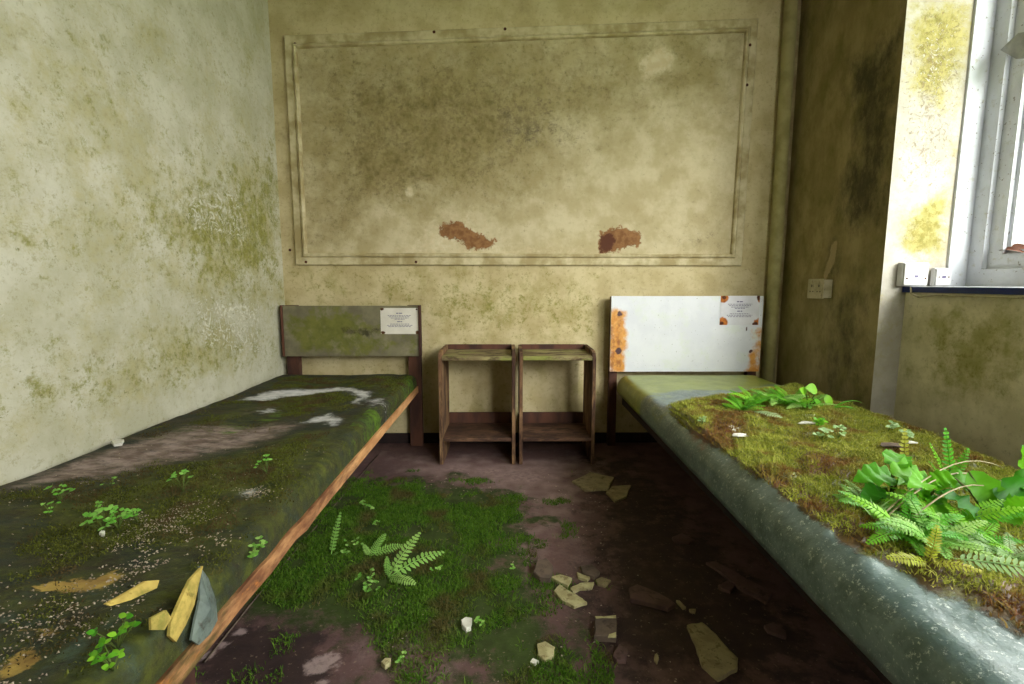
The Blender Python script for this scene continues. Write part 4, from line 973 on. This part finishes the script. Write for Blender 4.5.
# floor ferns
G1 = 'ferns on the mossy floor'
def fp(u, v, z=.006): return atZ(u, v, z)
fronds(fp(388, 578), [((.95, .5, .5), .21, .062, .7), ((.6, .8, .95), .18, .055, .5), ((.75, -.55, .45), .12, .045, .7), ((-.2, .6, .8), .07, .03, .4), ((.2, -.3, .7), .07, .03, .5)], M['fern'], 'largest fern on the mossy floor with long fronds pointing right', G1)
fronds(fp(370, 556), [((.9, .35, .35), .12, .055, .6), ((.5, .6, .9), .09, .045, .5), ((-.4, .3, .5), .05, .03, .4)], M['fern'], 'small fern just behind the largest floor fern', G1)
fronds(fp(331, 556), [((.12, .25, 1), .15, .034, .3), ((.5, -.3, .5), .04, .025, .4)], M['fern'], 'single upright narrow fern frond nearest the left bed rail', G1)
G2 = 'seedlings on the mossy floor'
for i, (u, v, h, nl, s, lab) in enumerate([
    (353, 553, .055, 5, .013, 'leafy seedling between the upright frond and the small floor fern'),
    (366, 513, .06, 3, .018, 'pair-leaved seedling highest up the floor moss'),
    (377, 527, .025, 3, .012, 'low tiny seedling behind the small floor fern'),
    (368, 587, .055, 5, .013, 'curly seedling left of the largest floor fern'),
    (372, 593, .04, 6, .015, 'round-leaved seedling cluster in front of the largest floor fern'),
    (436, 575, .035, 3, .012, 'small seedling at the right tip of the largest floor fern'),
    (480, 628, .03, 4, .012, 'seedling on moss beside the bright white chip'),
    (403, 664, .025, 2, .012, 'tiny seedling near the pale yellow chip'),
    (512, 572, .02, 2, .010, 'tiny seedling at the right edge of the floor moss'),
    (344, 556, .02, 2, .014, 'two round leaves at the foot of the upright frond'),
]): seedling(fp(u, v), h, nl, s, M['fern'], lab, G2, 100 + i)

# left mattress seedlings
def lp(u, v):
    p = atZ(u, v, ZT); p[2] = SL.z(p[0], p[1])[0]; return p
G3 = 'seedlings on the left mattress'
for i, (u, v, h, nl, s, lab) in enumerate([
    (103, 528, .055, 9, .016, 'largest seedling clump on the left mattress'),
    (118, 524, .045, 8, .015, 'seedling clump right of the largest one on the left mattress'),
    (92, 515, .04, 4, .013, 'small seedling left of the largest clump on the left mattress'),
    (60, 500, .045, 4, .014, 'seedling near the wall on the left mattress'),
    (50, 511, .03, 3, .011, 'tiny low seedling farthest left on the mattress moss'),
    (183, 488, .06, 5, .013, 'upright seedling in the middle of the left mattress moss'),
    (111, 486, .03, 2, .010, 'tiny seedling by the pinkish stain on the left mattress'),
    (267, 474, .05, 5, .012, 'seedling near the outer edge of the left mattress'),
    (137, 518, .03, 4, .012, 'little seedling at the edge of the paint crumbs'),
]): seedling(lp(u, v), h, nl, s, M['seed'], lab, G3, 200 + i)
for i, (u, v, s, lab) in enumerate([(118, 648, .014, 'bright seedling low on the front of the left mattress'), (113, 664, .014, 'bright seedling lowest on the front of the left mattress')]):
    seedling(lp(u, v), .04, 5, s, M['fern_bright'], lab, G3, 260 + i)
for i, (u, v) in enumerate([(252, 560), (258, 554)]):
    p = atX(u, v, LX1 - .005); seedling(p, .03, 5, .012, M['fern'], ['clover-like seedling sprouting from the side of the left mattress', 'second clover-like seedling on the left mattress side, slightly higher'][i], G3, 280 + i)
o = shard('white_chip', [(99, 533), (102, 530), (105, 531), (104, 534)], M['white_chip'], 'white chip below the largest seedling clump on the left mattress', .008, 'chip', z=float(lp(102, 532)[2]))
o = shard('white_chip', [(111, 441), (117, 439), (124, 439.5), (122, 443), (114, 444)], M['white_chip'], 'white chip lying near the wall on the left mattress', .008, 'chip', z=float(lp(117, 441)[2]))

# right mattress plants
def rp(u, v):
    p = atZ(u, v, ZT + .02); p[2] = SR.z(p[0], p[1])[0]; return p
G4 = 'ferns on the right mattress'
r = random.Random(5)
def clump(u, v, n, L, W, mat, label, seed, group=G4, bias=(0, 0), pairs=13):
    rr = random.Random(seed); sp = []; n += 4; W *= .8
    for k in range(n):
        a = 2 * math.pi * k / n + rr.uniform(-.4, .4); sp.append(((math.cos(a) + bias[0], math.sin(a) + bias[1], rr.uniform(.5, 1.3)), L * rr.uniform(.7, 1.15), W * rr.uniform(.8, 1.1), rr.uniform(.5, 1.1)))
    return fronds(rp(u, v), sp, mat, label, group, pairs=pairs)
clump(742, 412, 8, .10, .045, M['fern_bright'], 'leftmost small fern in the far clump on the right mattress', 1)
clump(755, 408, 8, .12, .05, M['fern_bright'], 'second fern from the left in the far clump on the right mattress', 2)
clump(774, 405, 9, .13, .055, M['fern'], 'middle fern of the far clump on the right mattress', 3)
clump(792, 407, 9, .12, .055, M['fern_bright'], 'dense low fern behind the broken vinyl edge on the right mattress', 4)
clump(806, 407, 8, .12, .05, M['fern'], 'rightmost fern of the far clump on the right mattress', 5)
fronds(rp(752, 414), [((.35, -1, .35), .13, .05, .5)], M['fern_pale'], 'pale frond drooping forward from the far clump', G4)
def stalkleaf(u, v, specs, label, mat, name='leafy_plant', cat='plant', group=None):
    b = Vector(rp(u, v)); e = plant(name, b, label, cat, group)
    for (off, L, W, dirn, nrm_, cu, fold) in specs:
        top = b + Vector(off); put(e, 'stalk', tube([b, b * .5 + top * .5 + Vector((0, 0, .01)), top], .0022, 5), M['stem'])
        put(e, 'leaf', leafgeo(top, dirn, nrm_, L, W, cu, fold, 8), mat)
    return e
lobed = None
stalkleaf(808, 408, [((.02, -.02, .085), .05, .05, (-.8, -.1, .3), (0, -.8, .6), .5, .1), ((.05, -.02, .055), .045, .045, (.5, -.2, -.3), (0, -.8, .6), .5, .1), ((.01, -.02, .05), .07, .03, (.6, -.2, -.6), (.3, -.8, .5), .3, .1), ((-.02, -.01, .07), .04, .035, (-.5, -.2, .4), (0, -.8, .6), .4, .1)],
          'small plant with lobed leaves rising beside the dark right wall', M['fern_bright'])
e = plant('grass_tuft', rp(832, 410), 'arching grass blades at the wall edge of the right mattress', 'grass')
b = Vector(rp(832, 410))
for d, L in (((.9, -.15, .75), .18), ((.9, -.2, .3), .16), ((.7, -.5, .5), .12)): put(e, 'blade', leafgeo(b, d, (-.3, -.4, 1), L, .009, 1.7, .2, 8, lambda t: (1 - t) ** .6), M['fern_bright'])
G5 = 'seedlings on the right mattress'
for i, (u, v, h, nl, s, m_, lab) in enumerate([
    (822, 440, .04, 4, .02, 'fern_pale', 'pale seedling in mid-bed moss right of the far fern clump'),
    (838, 441, .04, 4, .018, 'fern_pale', 'pale seedling in mid-bed moss nearer the big leaves'),
    (888, 432, .04, 4, .022, 'fern_pale', 'pale seedling by the wall edge of the right mattress'),
    (817, 426, .03, 5, .02, 'fern_bright', 'bright seedling just below the far fern clump'),
    (702, 425, .03, 3, .014, 'fern_pale', 'tiny pale seedling on the brown moss at the bed head'),
    (905, 441, .03, 3, .02, 'fern_pale', 'pale seedling behind the yellow-green upright frond'),
]): seedling(rp(u, v), h, nl, s, M[m_], lab, G5, 300 + i)

# the big cluster near the window
fronds(rp(903, 480), [((.03, .05, 1), .13, .032, .15), ((.3, .1, .8), .06, .03, .4)], M['fern_yellow'], 'upright yellow-green frond left in the big plant cluster', G4, pairs=9)
fronds(rp(950, 492), [((-.05, .05, 1), .15, .04, .2), ((-.3, .1, .9), .12, .032, .2), ((-.55, 0, .8), .09, .03, .2), ((.3, 0, .9), .11, .03, .3)], M['fern_bright'], 'upright lime fern fronds in the middle of the big plant cluster', G4, pairs=11)
wide = lambda t: (math.sin(math.pi * min(1, .06 + .94 * t ** .7))) ** .85
def lf(u, v, specs, label):
    b = Vector(rp(u, v)); e = plant('broad_leaf_plant', b, label, 'plant', 'broad-leaved plants on the right mattress')
    for (off, dirn, nrm_, L, W, cu, fo) in specs:
        s = b + Vector(off); put(e, 'stalk', tube([b, b.lerp(s, .6) + Vector((0, 0, .012)), s], .0026, 5), M['stem'])
        put(e, 'leaf', leafgeo(s, dirn, nrm_, L, W * .85, cu, fo + .12, 12, wide, .35, L * 100), M['leaf'])
lf(890, 502, [((.0, .0, .055), (-.9, -.2, .25), (.2, -.5, 1), .10, .07, .9, .12), ((.0, 0, .06), (.9, .0, .15), (0, -.5, 1), .11, .075, .9, .12), ((.01, -.01, .05), (.2, -.9, .1), (0, .2, 1), .09, .07, 1.0, .12), ((.02, .02, .07), (.5, .5, .3), (-.2, -.5, 1), .09, .065, .6, .12), ((-.03, -.01, .03), (-.9, -.5, .05), (.1, -.4, 1), .08, .05, .8, .12)],
   'broad-leaved plant at the left of the big cluster beside the straw stems')
lf(925, 512, [((.01, .0, .06), (-.7, -.4, .3), (.1, -.5, 1), .09, .06, .8, .12), ((.02, .0, .065), (.8, -.3, .2), (0, -.5, 1), .10, .06, .8, .12), ((.0, -.02, .05), (.2, -1, .1), (0, .1, 1), .11, .05, .9, .12), ((.0, -.01, .03), (-.4, -.9, .2), (0, .1, 1), .09, .045, .9, .12)],
   'broad-leaved plant in the middle of the big cluster behind the pale frond')
lf(990, 525, [((-.03, .03, .10), (.5, -.5, -.75), (-.6, -.6, .5), .15, .06, .3, .15), ((.02, .01, .09), (.35, -.6, -.6), (-.3, -.8, .4), .11, .085, .4, .1), ((.05, .01, .085), (.6, -.3, .0), (-.2, -.6, .8), .10, .075, .6, .12), ((0, -.03, .04), (.2, -.5, .4), (0, -.8, .5), .07, .05, .5, .1), ((-.06, .03, .085), (-.5, .1, -.1), (0, -.5, 1), .06, .05, .5, .12)],
   'broad-leaved plant with large drooping leaves at the right end of the cluster')
lf(1018, 505, [((.02, .0, .07), (-.4, -.3, .6), (-.3, -.8, .4), .09, .07, .4, .1), ((.05, .0, .10), (-.6, .0, .5), (-.2, -.8, .5), .06, .06, .5, .1), ((.06, -.05, .05), (.6, -.3, .2), (-.2, -.6, .8), .10, .07, .5, .1)],
   'broad-leaved plant rising beside the bed edge at the window')
clump(905, 535, 12, .11, .05, M['fern_bright'], 'dense green fern at the front left of the big cluster', 11, bias=(0, -.2))
clump(932, 545, 12, .11, .05, M['fern'], 'dense green fern at the front of the big cluster', 12, bias=(.1, -.2))
clump(950, 530, 10, .12, .05, M['fern_bright'], 'fern under the straw stems in the big cluster', 13)
clump(868, 508, 8, .09, .045, M['fern'], 'dark fern at the left foot of the big cluster', 14)
clump(975, 545, 7, .09, .04, M['fern_bright'], 'fern at the right foot of the big cluster', 15)
fronds(rp(948, 566), [((.75, -.5, .22), .13, .05, .3)], M['fern_pale'], 'pale frond lying on the vinyl in front of the big cluster', G4, pairs=12)
fronds(rp(928, 566), [((.1, -.1, .8), .07, .03, .6), ((-.8, -.1, .3), .08, .035, .5), ((.4, -.5, .3), .07, .03, .5)], M['fern_yellow'], 'small yellow fern at the front of the big cluster', G4)
clump(1010, 560, 6, .08, .04, M['fern_pale'], 'pale fern low at the right end of the cluster', 16)
for i, (p0, p1, hh, lab) in enumerate([((876, 524), (1000, 500), .105, 'upper dry straw stem arching over the big cluster'), ((880, 526), (985, 506), .09, 'lower dry straw stem arching over the big cluster'), ((900, 530), (1000, 520), .085, 'dark thin straw stem low across the big cluster')]):
    a, b = Vector(rp(*p0)), Vector(rp(*p1)); pts = [a.lerp(b, t) + Vector((0, 0, hh * math.sin(math.pi * min(1, t * .75 + .02)))) for t in np.linspace(0, 1, 10)]
    v, f = tube(pts, [.0019 - .0009 * k / 9 for k in range(10)], 5); tag(mesh('straw_stem', v, f, M['straw'], smooth=True), lab, 'straw', 'straw stems in the plant cluster')
e = plant('grass_tuft', rp(872, 520), 'pale short grass sprouts at the base of the straw stems', 'grass'); b = Vector(rp(872, 520))
for d, L in (((-.5, -.1, .8), .06), ((-.2, -.2, .9), .05), ((.1, -.3, .9), .06), ((.4, -.2, .8), .05)): put(e, 'blade', leafgeo(b, d, (-.3, -.4, 1), L, .005, .9, .2, 5, lambda t: (1 - t) ** .6), M['fern_pale'])
# vinyl scraps on the right mattress
def scrap(u, v, s, mat, label, seed):
    rr = random.Random(seed); c = Vector(rp(u, v)); n = 9; V = []; 
    for off in (0, .003):
        for k in range(n):
            a = 2 * math.pi * k / n; q_ = s * rr.uniform(.6, 1.2); V.append((c.x + math.cos(a) * q_ * 1.4, c.y + math.sin(a) * q_ * .7, c.z + .004 + off + abs(math.sin(a)) * s * .25))
    Fc = [tuple(range(n))[::-1], tuple(range(n, 2 * n))] + [(i, (i + 1) % n, n + (i + 1) % n, n + i) for i in range(n)]
    tag(mesh('vinyl_scrap', V, Fc, mat), label, 'scrap', 'torn scraps on the right mattress')
scrap(740, 437, .022, M['white_chip'], 'pale curled scrap at the edge of the brown moss patch', 1)
scrap(808, 424, .025, M['white_chip'], 'white scrap below the far fern clump', 2)
scrap(893, 452, .03, M['frag_dark'], 'dark grey clod near the wall edge of the right mattress', 3)
scrap(910, 446, .016, M['white_chip'], 'small white scrap behind the upright yellow frond', 4)
